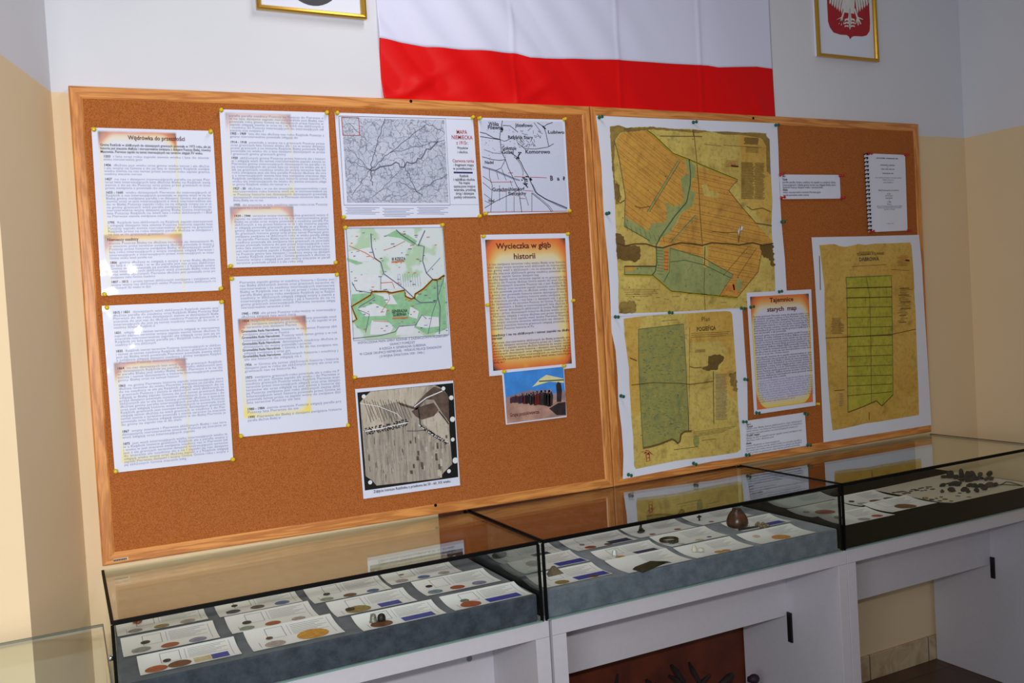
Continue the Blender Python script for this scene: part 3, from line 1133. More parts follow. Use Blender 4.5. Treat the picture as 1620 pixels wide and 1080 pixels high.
L([(370, 268), (455, 262)], .004, 'ink_orange', 6); L([(375, 638), (478, 632)], .004, 'ink_orange', 6)
L([(72, 45), (705, 40), (748, 745), (122, 785), (72, 45)], .0014, 'ink_mid', 6)
for t, x0, y0, w, hh in (('III RZESZA', 365, 262, 90, 24), ('GENERALNA', 365, 608, 104, 24), ('GUBERNIA', 372, 632, 90, 24)):
    s.text(t, (x0 - 58 - y0 * 0.065) / 650, (y0 - 30) / 985, hh / 985 * 1.2, 'black', width=w / 650, bold=0.02, layer=7)
for t, cu, y0, w in (('WSPÓŁCZESNA MAPA GMINY RZĄŚNIK Z ZAZNACZONYM PRZEBIEGIEM', 0.515, 800, 600), ('GRANICY POMIĘDZY', 0.50, 826, 170), ('III RZESZA A GENERALNA GUBERNIA', 0.50, 850, 310),
                     ('W CZASIE OKUPACJI NIEMIECKIEJ - WEDŁUG RELACJI ŚWIADKÓW', 0.485, 874, 545), ('( II WOJNA ŚWIATOWA 1939 - 1945r.)', 0.49, 900, 300)):
    s.text(t, cu, (y0 - 34) / 985, 0.0225, 'ink_mid', 'c', width=w / 650)
s.build('printed_map', 'tall green-and-white map with an orange border line and caption below', 'map')

# aerial photograph
z = crop(550, 590, 5.145)
s = Sheet([(561.7, 615.3), (717, 601.7), (728, 767.3), (575, 789)], Y1).base('laminated')


def aerial_fn(vert, c1, c2, c3):
    def fn(nt, b):
        v, x, y, zc = coords(nt)
        st = (60, 60, 4) if vert else (22, 22, 8)
        n = noise(nt, v, 1.6, 3, 0.6, stretch=st)
        m2 = noise(nt, v, 1.0, 2, 0.5, stretch=(150, 150, 18))
        g = noise(nt, v, 120, 3)
        c = mix(nt, n.ss(0.35, 0.65), hx(c1), hx(c2))
        c = mix(nt, m2.ss(0.58, 0.66) * 0.5, c, hx(c3))
        link(nt, mix(nt, g.ss(0.5, 0.8) * 0.25, c, hx((60, 56, 52))), b.inputs['Base Color'])
        b.inputs['Coat Weight'].default_value = 0.5
    return fn


M['aerial'] = material('aerial_field_strips_print', rough=0.4, fn=aerial_fn(True, (148, 140, 130), (176, 166, 154), (92, 84, 78)))
M['aerial_light'] = material('pale_aerial_fields_print', rough=0.4, fn=aerial_fn(False, (186, 176, 160), (200, 190, 176), (140, 128, 116)))
M['aerial_dark'] = plain('dark_aerial_print', (92, 76, 66), 0.4, var=0.3, scale=50)
s.poly([(78, 158), (858, 80), (900, 845), (140, 955)], 'black', 1, tr=z)
oct_ = [(185, 150), (460, 122), (715, 98), (775, 130), (820, 190), (828, 470), (850, 740), (780, 810), (750, 855), (505, 885), (235, 915), (195, 870), (148, 840), (125, 560), (100, 240), (130, 200)]
s.poly(oct_, 'aerial', 2, tr=z)
s.poly([(190, 150), (460, 122), (640, 105), (600, 190), (540, 270), (400, 235), (250, 270), (300, 440), (130, 480), (105, 240), (130, 200)], 'aerial_light', 3, tr=z)
s.poly([(600, 380), (740, 320), (820, 420), (828, 590), (740, 520), (620, 420)], 'aerial_light', 3, tr=z)
s.poly([(540, 270), (640, 160), (700, 110), (770, 130), (820, 190), (826, 400), (760, 310), (700, 215), (620, 215)], 'aerial_dark', 3, tr=z)
s.poly([(400, 232), (530, 275), (640, 160), (650, 200), (560, 300), (430, 262)], 'aerial_dark', 4, tr=z)
s.poly([(520, 310), (560, 280), (700, 240), (740, 300), (700, 350), (600, 380), (550, 350)], 'aerial_dark', 4, tr=z)
L = lambda pts, w=0.002, mt='ink', ly=5: s.line(pts, w, mt, ly, tr=z)
L([(125, 475), (300, 445), (490, 400)], .003, 'white'); L([(100, 245), (250, 270), (400, 330), (440, 370)], .0016, 'white'); L([(540, 275), (640, 200), (770, 145)], .003, 'white')
L([(480, 420), (490, 885)], .0014, 'aerial_light'); L([(575, 420), (640, 470), (740, 530), (830, 570)], .0022, 'white'); L([(640, 460), (560, 470), (480, 470)], .0016)
L([(740, 310), (790, 370), (820, 415)], .003, 'black'); L([(575, 290), (590, 420)], .003, 'black')
for k in range(120):
    t = rr.uniform(0, 1)
    x0, y0 = 125 + t * 360, 475 - t * 80 + rr.choice([-16, 18]) + rr.uniform(-10, 12)
    s.poly([(x0, y0), (x0 + 9, y0 - 1), (x0 + 9, y0 + 8), (x0, y0 + 9)], rr.choice(['black', 'ink']), 5, tr=z)
for k in range(60):
    t = rr.uniform(0, 1)
    x0, y0 = 590 + t * 230, 430 + t * 150 + rr.uniform(-14, 14)
    s.poly([(x0, y0), (x0 + 9, y0 - 1), (x0 + 9, y0 + 8), (x0, y0 + 9)], 'ink', 5, tr=z)
for k in range(46):
    x0, y0 = rr.uniform(140, 470), rr.uniform(520, 850)
    L([(x0, y0), (x0 + 3, y0 + rr.uniform(20, 60))], rr.uniform(.001, .002), rr.choice(['aerial_dark', 'aerial_light', 'aerial_light']), 4)
for k in range(34):
    x0, y0 = rr.uniform(500, 800), rr.uniform(500, 830)
    w_, h_ = rr.uniform(10, 22), rr.uniform(20, 60)
    s.poly([(x0, y0), (x0 + w_, y0 - 2), (x0 + w_ + 3, y0 + h_), (x0 + 3, y0 + h_)], rr.choice(['aerial_dark', 'aerial_light', 'aerial', 'aerial_light']), 3.3 + k * .02, tr=z)
for k in range(16):
    x0 = 130 + 22 * k
    L([(x0, 215 + (k % 3) * 10), (x0 + 60, 400 - (k % 4) * 12)], .0016, 'aerial_dark', 4)
for (x0, y0, r_) in ((130, 190, .006), (778, 125, .006), (182, 888, .006), (823, 797, .006), (842, 200, .007), (852, 375, .008), (854, 540, .006), (875, 710, .009)):
    c = s.px(*z(x0, y0))
    s.poly([(c[0] + r_ * math.cos(a), c[1] + r_ * math.sin(a)) for a in [i * math.pi / 8 for i in range(16)]], 'white', 5, sp='w')
s.text('S', 0.955, 0.835, 0.04, 'black', 'c', layer=6)
s.text('Zdjęcie lotnicze Rząśnika z przełomu lat 50 - 60. XX wieku', 0.50, 0.958, 0.034, 'ink', 'c', width=0.79, bold=0.015)
s.build('aerial_photograph', 'black-bordered aerial photograph of field strips, pinned low on the board', 'photograph')

# flame-printed poster and the group photograph under it
s = Sheet([(760.4, 371.3), (899.6, 368.9), (911, 581.6), (774.3, 595)], Y1 - 0.0002).base('fire_a')
s.text('Wycieczka w głąb', 0.47, 0.102, 0.058, 'ink_maroon', 'c', width=0.62, bold=0.02)
s.text('historii', 0.47, 0.178, 0.058, 'ink_maroon', 'c', width=0.25, bold=0.02)
s.para(0.218, 5, 0.0218, R, u0=0.05, u1=0.94, mat='ink_mid', size=0.0225)
s.para(0.327, 17, 0.0218, R, u0=0.05, u1=0.94, mat='ink_mid', size=0.0225)
s.para(0.722, 2, 0.0218, R, u0=0.05, u1=0.94, mat='ink', bold=0.02, last=0.2)
s.para(0.775, 8, 0.0198, R, u0=0.05, u1=0.94, mat='ink_maroon', last=0.2)
s.build('poster', 'laminated poster printed like flames, headed Wycieczka w głąb historii', 'poster')

z = crop(750, 360, 3.375)
s = Sheet([(793.9, 588), (892, 579.3), (896.7, 659.3), (800.4, 671.7)], Y1 - 0.0022).base('laminated')
M['sky_print'] = plain('blue_sky_print', (60, 140, 226), 0.4, var=0.15, scale=18, coat=0.5)
M['sand_print'] = plain('sandy_ground_print', (176, 138, 124), 0.4, var=0.25, scale=18, coat=0.5)
M['crowd_print'] = plain('dark_clothing_print', (46, 34, 40), 0.4, var=0.4, scale=60, coat=0.5)
M['tent_print'] = plain('pale_yellow_tent_print', (226, 222, 170), 0.4, var=0.08, scale=30, coat=0.5)
M['haze_print'] = plain('distant_bank_print', (150, 128, 136), 0.4, var=0.2, scale=20, coat=0.5)
s.poly([(158, 775), (476, 742), (487, 905), (170, 930)], 'sky_print', 1, tr=z)
s.poly([(168, 918), (487, 880), (492, 1003), (176, 1045)], 'sand_print', 2, tr=z)
s.poly([(169, 905), (300, 865), (400, 890), (485, 868), (488, 915), (169, 935)], 'haze_print', 3, tr=z)
s.poly([(400, 965), (450, 935), (488, 930), (490, 1000), (440, 1000)], 'crowd_print', 3, tr=z)
s.poly([(310, 850), (350, 808), (385, 785), (476, 805), (478, 828), (400, 822), (345, 838)], 'tent_print', 4, tr=z)
s.line([(345, 820), (478, 812)], .004, 'ink_green', 5, tr=z)
for k in range(42):
    t = k / 41
    x0 = 195 + 210 * t + rr.uniform(-5, 5)
    hh = 38 + 52 * t
    y0 = 932 + 18 * t + rr.uniform(-5, 6)
    w_ = 4 + 6 * t
    mt = rr.choice(['crowd_print', 'crowd_print', 'black', 'crowd_print', 'ink_maroon', 'ink_navy'])
    s.poly([(x0 - w_, y0), (x0 - w_ * 1.2, y0 - hh * .6), (x0 - w_ * .4, y0 - hh * .82), (x0 + w_ * .4, y0 - hh * .82), (x0 + w_ * 1.2, y0 - hh * .6), (x0 + w_, y0)], mt, 5 + k % 3, tr=z)
    s.poly([(x0 + w_ * .55 * math.cos(a), y0 - hh * .9 + hh * .1 * math.sin(a)) for a in [i * math.pi / 4 for i in range(8)]], 'haze_print', 8, tr=z)
s.poly([(440, 930), (440, 880), (436, 840), (446, 822), (462, 830), (468, 870), (464, 930)], 'crowd_print', 6, tr=z)
s.text('Grupa poszukiwawcza', 0.07, 0.86, 0.10, 'ink_maroon', width=0.47, bold=0.015)
s.build('group_photograph', 'small colour photograph of a crowd by a pale tent under blue sky', 'photograph')

# ------------------------------------------------------------------ papers on the right board
z = crop(930, 170, 3.273)
big_out = [(42, 42), (300, 54), (640, 68), (980, 82), (986, 200), (992, 400), (1003, 600), (1020, 780), (1030, 955), (1031, 1020), (800, 1036), (420, 1066), (120, 1082),
           (115, 950), (105, 800), (86, 600), (80, 500), (70, 300), (55, 150)]
s = Sheet([(942.8, 182.8), (1229.4, 195), (1245, 481), (966.7, 500)], -0.0030, outline=[z(*p) for p in big_out]).base('paper')
parch = [(113, 100), (125, 96), (160, 92), (180, 98), (200, 106), (250, 101), (330, 100), (380, 106), (450, 112), (520, 110), (600, 118), (640, 125), (720, 124), (800, 130), (860, 127), (920, 134), (925, 150),
         (940, 165), (943, 250), (946, 350), (951, 420), (955, 480), (952, 540), (950, 600), (953, 660), (956, 700), (960, 760), (966, 820), (969, 900), (970, 945), (971, 1022), (900, 1030), (735, 1040),
         (500, 1055), (300, 1062), (160, 1066), (157, 980), (158, 900), (152, 800), (150, 700), (143, 600), (140, 500), (134, 400), (125, 300), (118, 200)]
s.poly(parch, 'parch', 1, tr=z)
s.poly(rag([(113, 100), (160, 92), (200, 106), (330, 100), (450, 112), (600, 118), (640, 126), (560, 132), (430, 120), (330, 114), (240, 124), (170, 130), (140, 170), (134, 300), (150, 480), (146, 500), (125, 300)], 2.5, 9), 'parch_dark', 2, tr=z)
s.poly([(640, 125), (720, 124), (800, 130), (920, 134), (925, 150), (940, 165), (946, 350), (925, 330), (922, 200), (900, 160), (800, 142), (700, 140)], 'parch_dark', 3, tr=z)
s.poly(rag([(890, 712), (954, 700), (962, 780), (966, 820), (945, 815), (935, 780), (905, 768)], 7, 8), 'stain', 4, tr=z)
s.poly(rag([(800, 300), (850, 300), (860, 470), (800, 468)], 10, 20, 3), 'parch_gold', 4, tr=z)
s.poly(rag([(140, 390), (165, 400), (170, 470), (160, 500), (142, 500)], 5, 10, 5), 'parch_dark', 4, tr=z)
s.poly(rag([(165, 1010), (240, 1000), (250, 1050), (240, 1060), (160, 1064)], 6, 12, 7), 'parch_dark', 4, tr=z)
s.poly([(780, 130), (935, 160), (955, 480), (950, 600), (905, 590), (850, 520), (790, 470), (800, 300)], 'parch_gold', 2, tr=z)
left = s.poly([(150, 165), (175, 130), (300, 118), (340, 145), (380, 185), (440, 240), (515, 268), (500, 290), (525, 340), (500, 350), (480, 360), (490, 400), (495, 440), (500, 470), (485, 500), (440, 512),
               (405, 490), (410, 560), (400, 595), (330, 600), (320, 640), (290, 630), (250, 600), (190, 565), (195, 455), (150, 230)], 'field', 3, tr=z)
s.poly([(505, 266), (555, 300), (555, 360), (537, 370), (530, 430), (557, 440), (540, 510), (480, 545), (455, 600), (440, 620), (420, 650), (378, 670), (360, 706), (322, 712), (300, 675), (188, 618), (190, 568),
        (250, 600), (310, 640), (330, 600), (400, 595), (410, 560), (402, 490), (440, 514), (485, 505), (500, 470), (490, 440), (480, 360), (522, 345), (505, 290)], 'meadow', 4, tr=z)
rt = s.poly([(556, 302), (660, 338), (775, 378), (750, 400), (728, 430), (800, 520), (870, 600), (955, 690), (950, 716), (900, 740), (880, 850), (770, 985), (680, 975), (750, 865), (600, 790), (420, 725),
             (370, 712), (380, 672), (420, 652), (462, 600), (482, 548), (542, 512), (560, 440), (532, 430), (538, 375), (556, 360)], 'field', 3, tr=z)
s.poly([(425, 728), (590, 775), (750, 865), (680, 975), (430, 950), (387, 905), (420, 850)], 'meadow', 4, tr=z)
s.poly([(350, 722), (425, 725), (415, 860), (385, 907), (330, 865), (352, 840), (356, 790)], 'meadow', 4, tr=z)
s.poly([(188, 822), (350, 822), (334, 868), (188, 865)], 'meadow', 4, tr=z)
s.poly([(190, 826), (245, 826), (235, 845), (190, 848)], 'field', 5, tr=z)
s.poly([(394, 730), (416, 732), (412, 850), (391, 838)], 'orange_tint', 5, tr=z)
for q in range(6):
    s.line([(392, 748 + 18 * q), (415, 750 + 18 * q)], .0016, 'ink_brown', 6, tr=z)
s.poly([(588, 400), (615, 398), (625, 430), (660, 432), (680, 448), (672, 470), (640, 466), (600, 458)], 'parch', 6, tr=z)
for q in ([(720, 920), (755, 915), (760, 945), (715, 950)], [(690, 950), (720, 940), (700, 978), (682, 972)], [(745, 905), (780, 930), (775, 970), (758, 965)]):
    s.poly(q, 'orange_tint', 6, tr=z)
s.poly([(770, 880), (800, 905), (785, 960), (765, 940)], 'meadow', 7, tr=z)
s.poly([(594, 715), (622, 712), (622, 822), (606, 830), (594, 820)], 'parch', 7, tr=z)
s.line([(604, 720), (602, 815)], .003, 'ink_brown', 8, tr=z)
s.poly(rag([(143, 650), (160, 652), (186, 668), (192, 712), (268, 718), (272, 745), (268, 785), (240, 802), (205, 792), (152, 785)], 4, 10), 'stain', 4, tr=z)
s.poly([(775, 640), (790, 612), (802, 618), (798, 632), (785, 640), (778, 665)], 'white', 7, tr=z)
s.line([(790, 612), (785, 640), (778, 700)], .003, 'stain', 8, tr=z)
rr = random.Random(21)
s.hatch(left, math.radians(-34), .016, .0006, 'ink_brown', 5, .6, rr)
s.hatch(rt, math.radians(-10), .014, .0007, 'ink_brown', 5, .6, rr)
L = lambda pts, w=0.002, mt='ink_brown', ly=7: s.line(pts, w, mt, ly, tr=z)
for q in range(9):
    L([(195 + q * 24, 600 + q * 9), (205 + q * 24, 640 + q * 8)], .001)
for q in range(9):
    L([(356, 740 + q * 15), (388, 743 + q * 15)], .001)
L([(302, 118), (340, 145), (440, 240), (515, 268), (660, 330), (775, 376)], .006, 'yellow_line'); L([(302, 116), (340, 143), (440, 238), (515, 266), (660, 328), (775, 374)], .002, 'ink_green')
L([(188, 868), (335, 870), (430, 952), (680, 978), (770, 986)], .006, 'yellow_line'); L([(188, 865), (335, 868), (430, 950), (680, 976), (770, 984)], .002, 'ink_green')
L([(135, 170), (160, 260), (192, 455), (188, 615), (320, 690)], .0025, 'ink_green')
L([(522, 268), (530, 340), (528, 400), (510, 490), (450, 560), (380, 660), (352, 712), (355, 800), (348, 845), (335, 865)], .004, 'ink_green')
L([(728, 430), (800, 520), (870, 600)], .002); L([(775, 378), (750, 400), (728, 430)], .0016)
L([(390, 905), (420, 850), (425, 728), (590, 775), (750, 865), (680, 975)], .002, 'ink_green'); L([(425, 800), (500, 790), (600, 815), (745, 885)], .002, 'ink_green')
L([(770, 985), (880, 850), (900, 740)], .002); L([(700, 870), (830, 720)], .0014); L([(770, 880), (870, 730)], .0014)
L([(188, 822), (350, 822)], .004); L([(188, 822), (188, 866)], .002)
L([(310, 540), (470, 275)], .006, 'meadow', 6); L([(305, 540), (465, 275)], .0012); L([(318, 540), (476, 280)], .0012); L([(430, 700), (560, 560)], .005, 'meadow', 6); L([(425, 700), (556, 556)], .0012)
crack = [(150, 700), (190, 716), (240, 706), (300, 706), (330, 716), (352, 722), (385, 726), (430, 712), (480, 700), (540, 706), (590, 714), (640, 700), (720, 705), (780, 712), (850, 700), (900, 712), (958, 704)]
L(crack, .0045, 'stain', 8); L([(p[0], p[1] + 1) for p in crack], .0013, 'black', 9)
L([(545, 112), (560, 250), (572, 400), (580, 560), (592, 715)], .0028, 'stain', 6); L([(604, 830), (600, 930), (606, 1050)], .002, 'stain', 6)
L([(370, 148), (590, 150)], .0022); L([(540, 115), (545, 148)], .002)
L([(700, 195), (850, 205), (900, 208)], .0012); L([(600, 190), (690, 200)], .0012, 'ink_brown')
L([(820, 510), (850, 530), (900, 520), (945, 540)], .003, 'stain', 8); L([(870, 600), (910, 605), (950, 612)], .004, 'stain', 8)
L([(240, 510), (270, 520), (320, 512)], .002); L([(640, 642), (720, 648), (775, 645), (778, 700)], .002); L([(150, 480), (165, 495), (188, 480)], .003, 'stain', 8)
L([(145, 380), (165, 450), (150, 480)], .002, 'stain', 8)
for k in range(34):
    yy = 285 + k * 5.6
    L([(792, yy), (855 + rr.uniform(-6, 6), yy + 2)], .0016, 'ink_brown'); L([(862 + rr.uniform(-3, 3), yy + 2), (912 + rr.uniform(-8, 4), yy + 4)], .0014, 'ink_brown')
for k in range(5):
    L([(805 + rr.uniform(0, 10), 158 + 7 * k), (885 - rr.uniform(0, 10), 161 + 7 * k)], .0035, 'stain')
for k in range(4):
    L([(815, 205 + 8 * k), (880, 208 + 8 * k)], .0014)
for k in range(4):
    L([(712, 276 + 9 * k), (778, 279 + 9 * k)], .0014, 'ink_red')
L([(740, 302), (778, 306)], .005, 'ink_maroon')
for k in range(5):
    L([(180 + 4 * k, 940 + 9 * k), (370 - 14 * k, 942 + 9 * k)], .001)
for k in range(16):
    x0 = rr.uniform(180, 900)
    y0 = rr.uniform(960, 1020)
    L([(x0, y0), (x0 + rr.uniform(5, 40), y0 + rr.uniform(-4, 4))], .0012)
for k in range(40):
    x0, y0 = rr.uniform(150, 930), rr.uniform(130, 1020)
    r_ = rr.uniform(.001, .0026)
    c = s.px(*z(x0, y0))
    s.poly([(c[0] + r_ * math.cos(a), c[1] + r_ * math.sin(a)) for a in [i * math.pi / 3 for i in range(6)]], 'stain', 9, sp='w')
s.build('old_map', 'largest old map on white paper, ochre and green fields, torn dark top edge', 'map', 'copies of old maps on white paper')

# second old map below it
z = crop(960, 470, 3.6)
s = Sheet([(967, 496.4), (1174, 483.3), (1183.6, 721.4), (985.5, 757.5)], -0.0010,
          outline=[z(*p) for p in [(22, 70), (400, 50), (770, 40), (780, 200), (790, 350), (800, 480), (803, 700), (806, 905), (600, 935), (400, 975), (92, 1035), (95, 900), (85, 750), (66, 600), (62, 450), (50, 300), (28, 200)]]).base('paper')
s.poly([(95, 122), (200, 108), (300, 100), (450, 92), (600, 82), (680, 78), (705, 82), (713, 98), (716, 180), (720, 250), (728, 330), (735, 400), (740, 500), (745, 600), (752, 700), (760, 780), (762, 868), (740, 884),
        (600, 905), (400, 930), (260, 958), (165, 978), (155, 960), (152, 870), (150, 800), (140, 700), (135, 600), (128, 500), (125, 400), (112, 300), (100, 220)], 'parch', 1, tr=z)
s.poly([(460, 95), (600, 84), (705, 84), (713, 98), (735, 400), (745, 600), (700, 560), (660, 480), (640, 420), (690, 300), (640, 240), (470, 260)], 'parch_gold', 2, tr=z)
s.poly(rag([(695, 440), (733, 420), (742, 540), (722, 535), (705, 490)], 6, 9), 'parch_dark', 3, tr=z)
s.poly([(98, 124), (200, 110), (170, 200), (185, 400), (195, 640), (150, 700), (135, 600), (125, 400), (112, 300)], 'parch_gold', 2, tr=z)
gr = s.poly([(178, 182), (436, 152), (445, 300), (455, 500), (466, 758), (440, 762), (420, 778), (412, 820), (400, 830), (385, 812), (370, 806), (330, 822), (300, 832), (250, 846), (205, 856), (195, 700), (188, 560), (180, 360)], 'forest', 3, tr=z)
L = lambda pts, w=0.002, mt='ink_brown', ly=5: s.line(pts, w, mt, ly, tr=z)
L([(178, 182), (436, 152), (445, 300), (455, 500), (466, 758)], .002, 'ink_green'); L([(178, 182), (180, 360), (188, 560), (205, 856)], .002, 'ink_green')
L([(205, 858), (250, 850), (300, 836), (330, 824), (370, 808), (388, 816), (402, 832), (414, 822), (422, 780), (442, 764), (482, 762)], .007, 'stain')
s.poly(rag([(540, 405), (555, 395), (575, 388), (577, 335), (600, 330), (645, 325), (668, 343), (660, 365), (640, 380), (632, 410), (600, 415), (575, 420)], 3, 8), 'stain', 4, tr=z)
L([(470, 395), (500, 402), (540, 400)], .003, 'stain'); L([(140, 500), (260, 486), (420, 490), (470, 496), (540, 488), (605, 478)], .0028, 'stain'); L([(130, 345), (170, 362)], .004, 'stain')
L([(605, 420), (608, 720)], .003, 'stain'); L([(470, 170), (465, 760)], .0012)
s.text('Plan', 0.70, 0.085, 0.042, 'ink_brown', 'c', width=0.07, bold=0.0)
s.text('POGIEŃCA', 0.70, 0.145, 0.036, 'ink_brown', 'c', width=0.15, bold=0.03)
for k in range(3):
    L([(480, 206 + 11 * k), (700 - 10 * k, 196 + 11 * k)], .0012)
for k in range(40):
    yy = 440 + k * 6.6
    L([(618, yy), (680 + rr.uniform(-6, 6), yy - 4)], .0012, 'ink_mid' if k % 3 else 'ink_brown')
for k in range(4):
    L([(490, 768 + 9 * k), (730 - 20 * k, 735 + 10 * k)], .001)
for k in range(6):
    L([(500, 300 + 3 * k), (560, 296 + 3 * k)], .0006)
L([(380, 868), (520, 850)], .0016); L([(540, 815), (620, 806)], .0014); L([(310, 135), (400, 128)], .0014)
for k in range(14):
    x0, y0 = 195 + rr.uniform(0, 65), 872 + rr.uniform(0, 22)
    L([(x0, y0), (x0 + rr.uniform(5, 16), y0 + rr.uniform(-4, 6))], .0022, 'ink_red')
L([(222, 895), (240, 893), (244, 930), (226, 936), (222, 895)], .003, 'ink_red'); L([(230, 915), (240, 912)], .003, 'ink_red')
c = s.px(*z(508, 818))
s.poly([(c[0] + .013 * math.cos(a), c[1] + .020 * math.sin(a)) for a in [i * math.pi / 10 for i in range(20)]], 'forest', 4, sp='w')
for k in range(420):
    x0, y0 = rr.uniform(190, 440), rr.uniform(180, 790)
    L([(x0, y0), (x0 + rr.uniform(4, 16), y0 + rr.uniform(-5, 5))], .0012, rr.choice(['ink_green', 'ink_green', 'forest', 'ink_mid', 'parch_gold']), 4)
s.build('old_map', 'old map with a mottled green strip, directly below the largest map', 'map', 'copies of old maps on white paper')

# third old map, far right
z7, z8 = crop(1170, 190, 3.724), crop(1180, 440, 3.725)
s = Sheet([(1284, 375.3), (1454, 371.3), (1474, 672), (1303, 699.6)], -0.0009,
          outline=[(1284, 375.3), (1370, 373.6), (1454, 371.3), (1458.5, 420), (1463, 500), (1467, 560), (1470.5, 620), (1473.5, 672), (1390, 685.5), (1303, 699.6), (1300.5, 640), (1297, 560), (1291.5, 480), (1288.5, 430)]).base('paper')
out = [z7(*p) for p in [(470, 737), (520, 732), (560, 730), (590, 742), (625, 746), (665, 738), (700, 729), (740, 735), (800, 727), (900, 725), (1004, 720), (1012, 735), (1020, 830), (1025, 900), (1030, 1000)]] + \
      [z8(*p) for p in [(990, 60), (1000, 200), (1004, 340), (1010, 500), (1016, 650), (1020, 805), (900, 825), (800, 842), (700, 856), (600, 880), (510, 897), (498, 790), (490, 700), (480, 560), (475, 450), (465, 250), (462, 50)]]
s.poly(out, 'parch_gold', 1)
P = [z7(625, 926), z7(760, 921), z7(893, 915)] + [z8(858, 50), z8(862, 350), z8(866, 686), z8(800, 752), z8(767, 722), z8(690, 755), z8(600, 790), z8(597, 400), z8(594, 57)]
gq = s.poly(P, 'lime', 2)
s.line(P + [P[0]], .0026, 'ink_green', 4)
for k, (a, b_) in enumerate(((57, 50), (115, 110), (172, 168), (232, 226), (290, 285), (345, 334), (403, 394), (462, 452), (520, 511), (577, 570), (635, 622), (693, 668))):
    s.line([z8(595, a), z8(860, b_)], .0036 if k == 5 else .0022, 'ink_brown', 4)
s.line([z7(625, 990), z7(893, 984)], .0022, 'ink_brown', 4); s.line([z7(625, 1048), z7(893, 1042)], .0022, 'ink_brown', 4)
s.line([z7(745, 925), z8(728, 100), z8(736, 400), z8(738, 735)], .002, 'ink_brown', 4)
s.line([z8(600, 790), z8(690, 756), z8(767, 722), z8(800, 752), z8(866, 686)], .0035, 'ink_brown', 5)
s.line([z8(770, 722), z8(797, 750), z8(812, 722)], .002, 'ink_brown', 5)
s.line([z8(468, 352), z8(600, 346), z8(860, 330), z8(1000, 300)], .003, 'stain', 3)
s.line([z7(470, 800), z7(476, 1000)], .004, 'stain', 2)
s.line([z8(725, 790), z8(725, 835)], .003, 'ink_brown', 5)
s.text('DĄBROWA', 0.50, 0.125, 0.026, 'ink', 'c', width=0.185, bold=0.02)
s.text('RZĄDOWY FOLWARK', 0.52, 0.097, 0.020, 'ink_brown', 'c', width=0.25, bold=0.01)
for q in ((z7(660, 862), z7(865, 850)), (z7(700, 778), z7(790, 775)), (z7(710, 792), z7(775, 790)), (z7(890, 880), z7(1000, 885))):
    s.line(q, .0014, 'ink_brown', 4)
for k in range(9):
    s.line([z7(925 + rr.uniform(0, 20), 800 + 7 * k), z7(990 + rr.uniform(-10, 10), 800 + 7 * k)], .0012, 'ink_red' if k < 6 else 'ink_brown', 4)
s.line([z7(975, 825), z7(1000, 828)], .006, 'ink_maroon', 4)
for k in range(26):
    s.line([z8(890 + rr.uniform(0, 25), 60 + 8 * k), z8(985 - rr.uniform(0, 40) - k, 58 + 8 * k)], .0014 if k % 5 else .003, 'ink_brown', 4)
for k in range(14):
    s.line([z8(495 + rr.uniform(0, 15), 236 + 7 * k), z8(580 - rr.uniform(0, 30), 234 + 7 * k)], .0014, 'ink_brown', 4)
s.line([z8(520, 662), z8(578, 657)], .0026, 'ink_brown', 4)
for k in range(8):
    s.line([z8(550, 680 + 10 * k), z8(570, 679 + 10 * k)], .0018, 'ink_mid', 4)
for k in range(90):
    x0, y0 = rr.uniform(605, 850), rr.uniform(20, 660)
    s.line([z8(x0, y0), z8(x0 + rr.uniform(-2, 2), y0 + rr.uniform(8, 40))], .0010, rr.choice(['ink_green', 'orange_tint', 'ink_brown']), 3)
s.build('old_map', 'narrow old map of lime green numbered strips, rightmost on the board', 'map', 'copies of old maps on white paper')

# Tajemnice starych map
s = Sheet([(1181.3, 462.8), (1283.4, 457.5), (1290.6, 641.3), (1193.4, 655.6)], -0.0062).base('fire_b')
s.text('Tajemnice', 0.52, 0.090, 0.053, 'ink_maroon', 'c', width=0.37, bold=0.02)
s.text('starych  map', 0.52, 0.166, 0.053, 'ink_maroon', 'c', width=0.46, bold=0.02)
s.para(0.208, 8, 0.0192, R, u0=0.07, u1=0.94, mat='ink_mid', bold=0.005)
s.para(0.366, 9, 0.0192, R, u0=0.07, u1=0.94, mat='ink_mid', bold=0.005)
s.para(0.544, 10, 0.0192, R, u0=0.07, u1=0.94, mat='ink_mid', bold=0.005)
s.para(0.740, 10, 0.0190, R, u0=0.07, u1=0.94, mat='ink_soft')
s.build('poster', 'laminated poster with a yellow scorched border, headed Tajemnice starych map', 'poster')

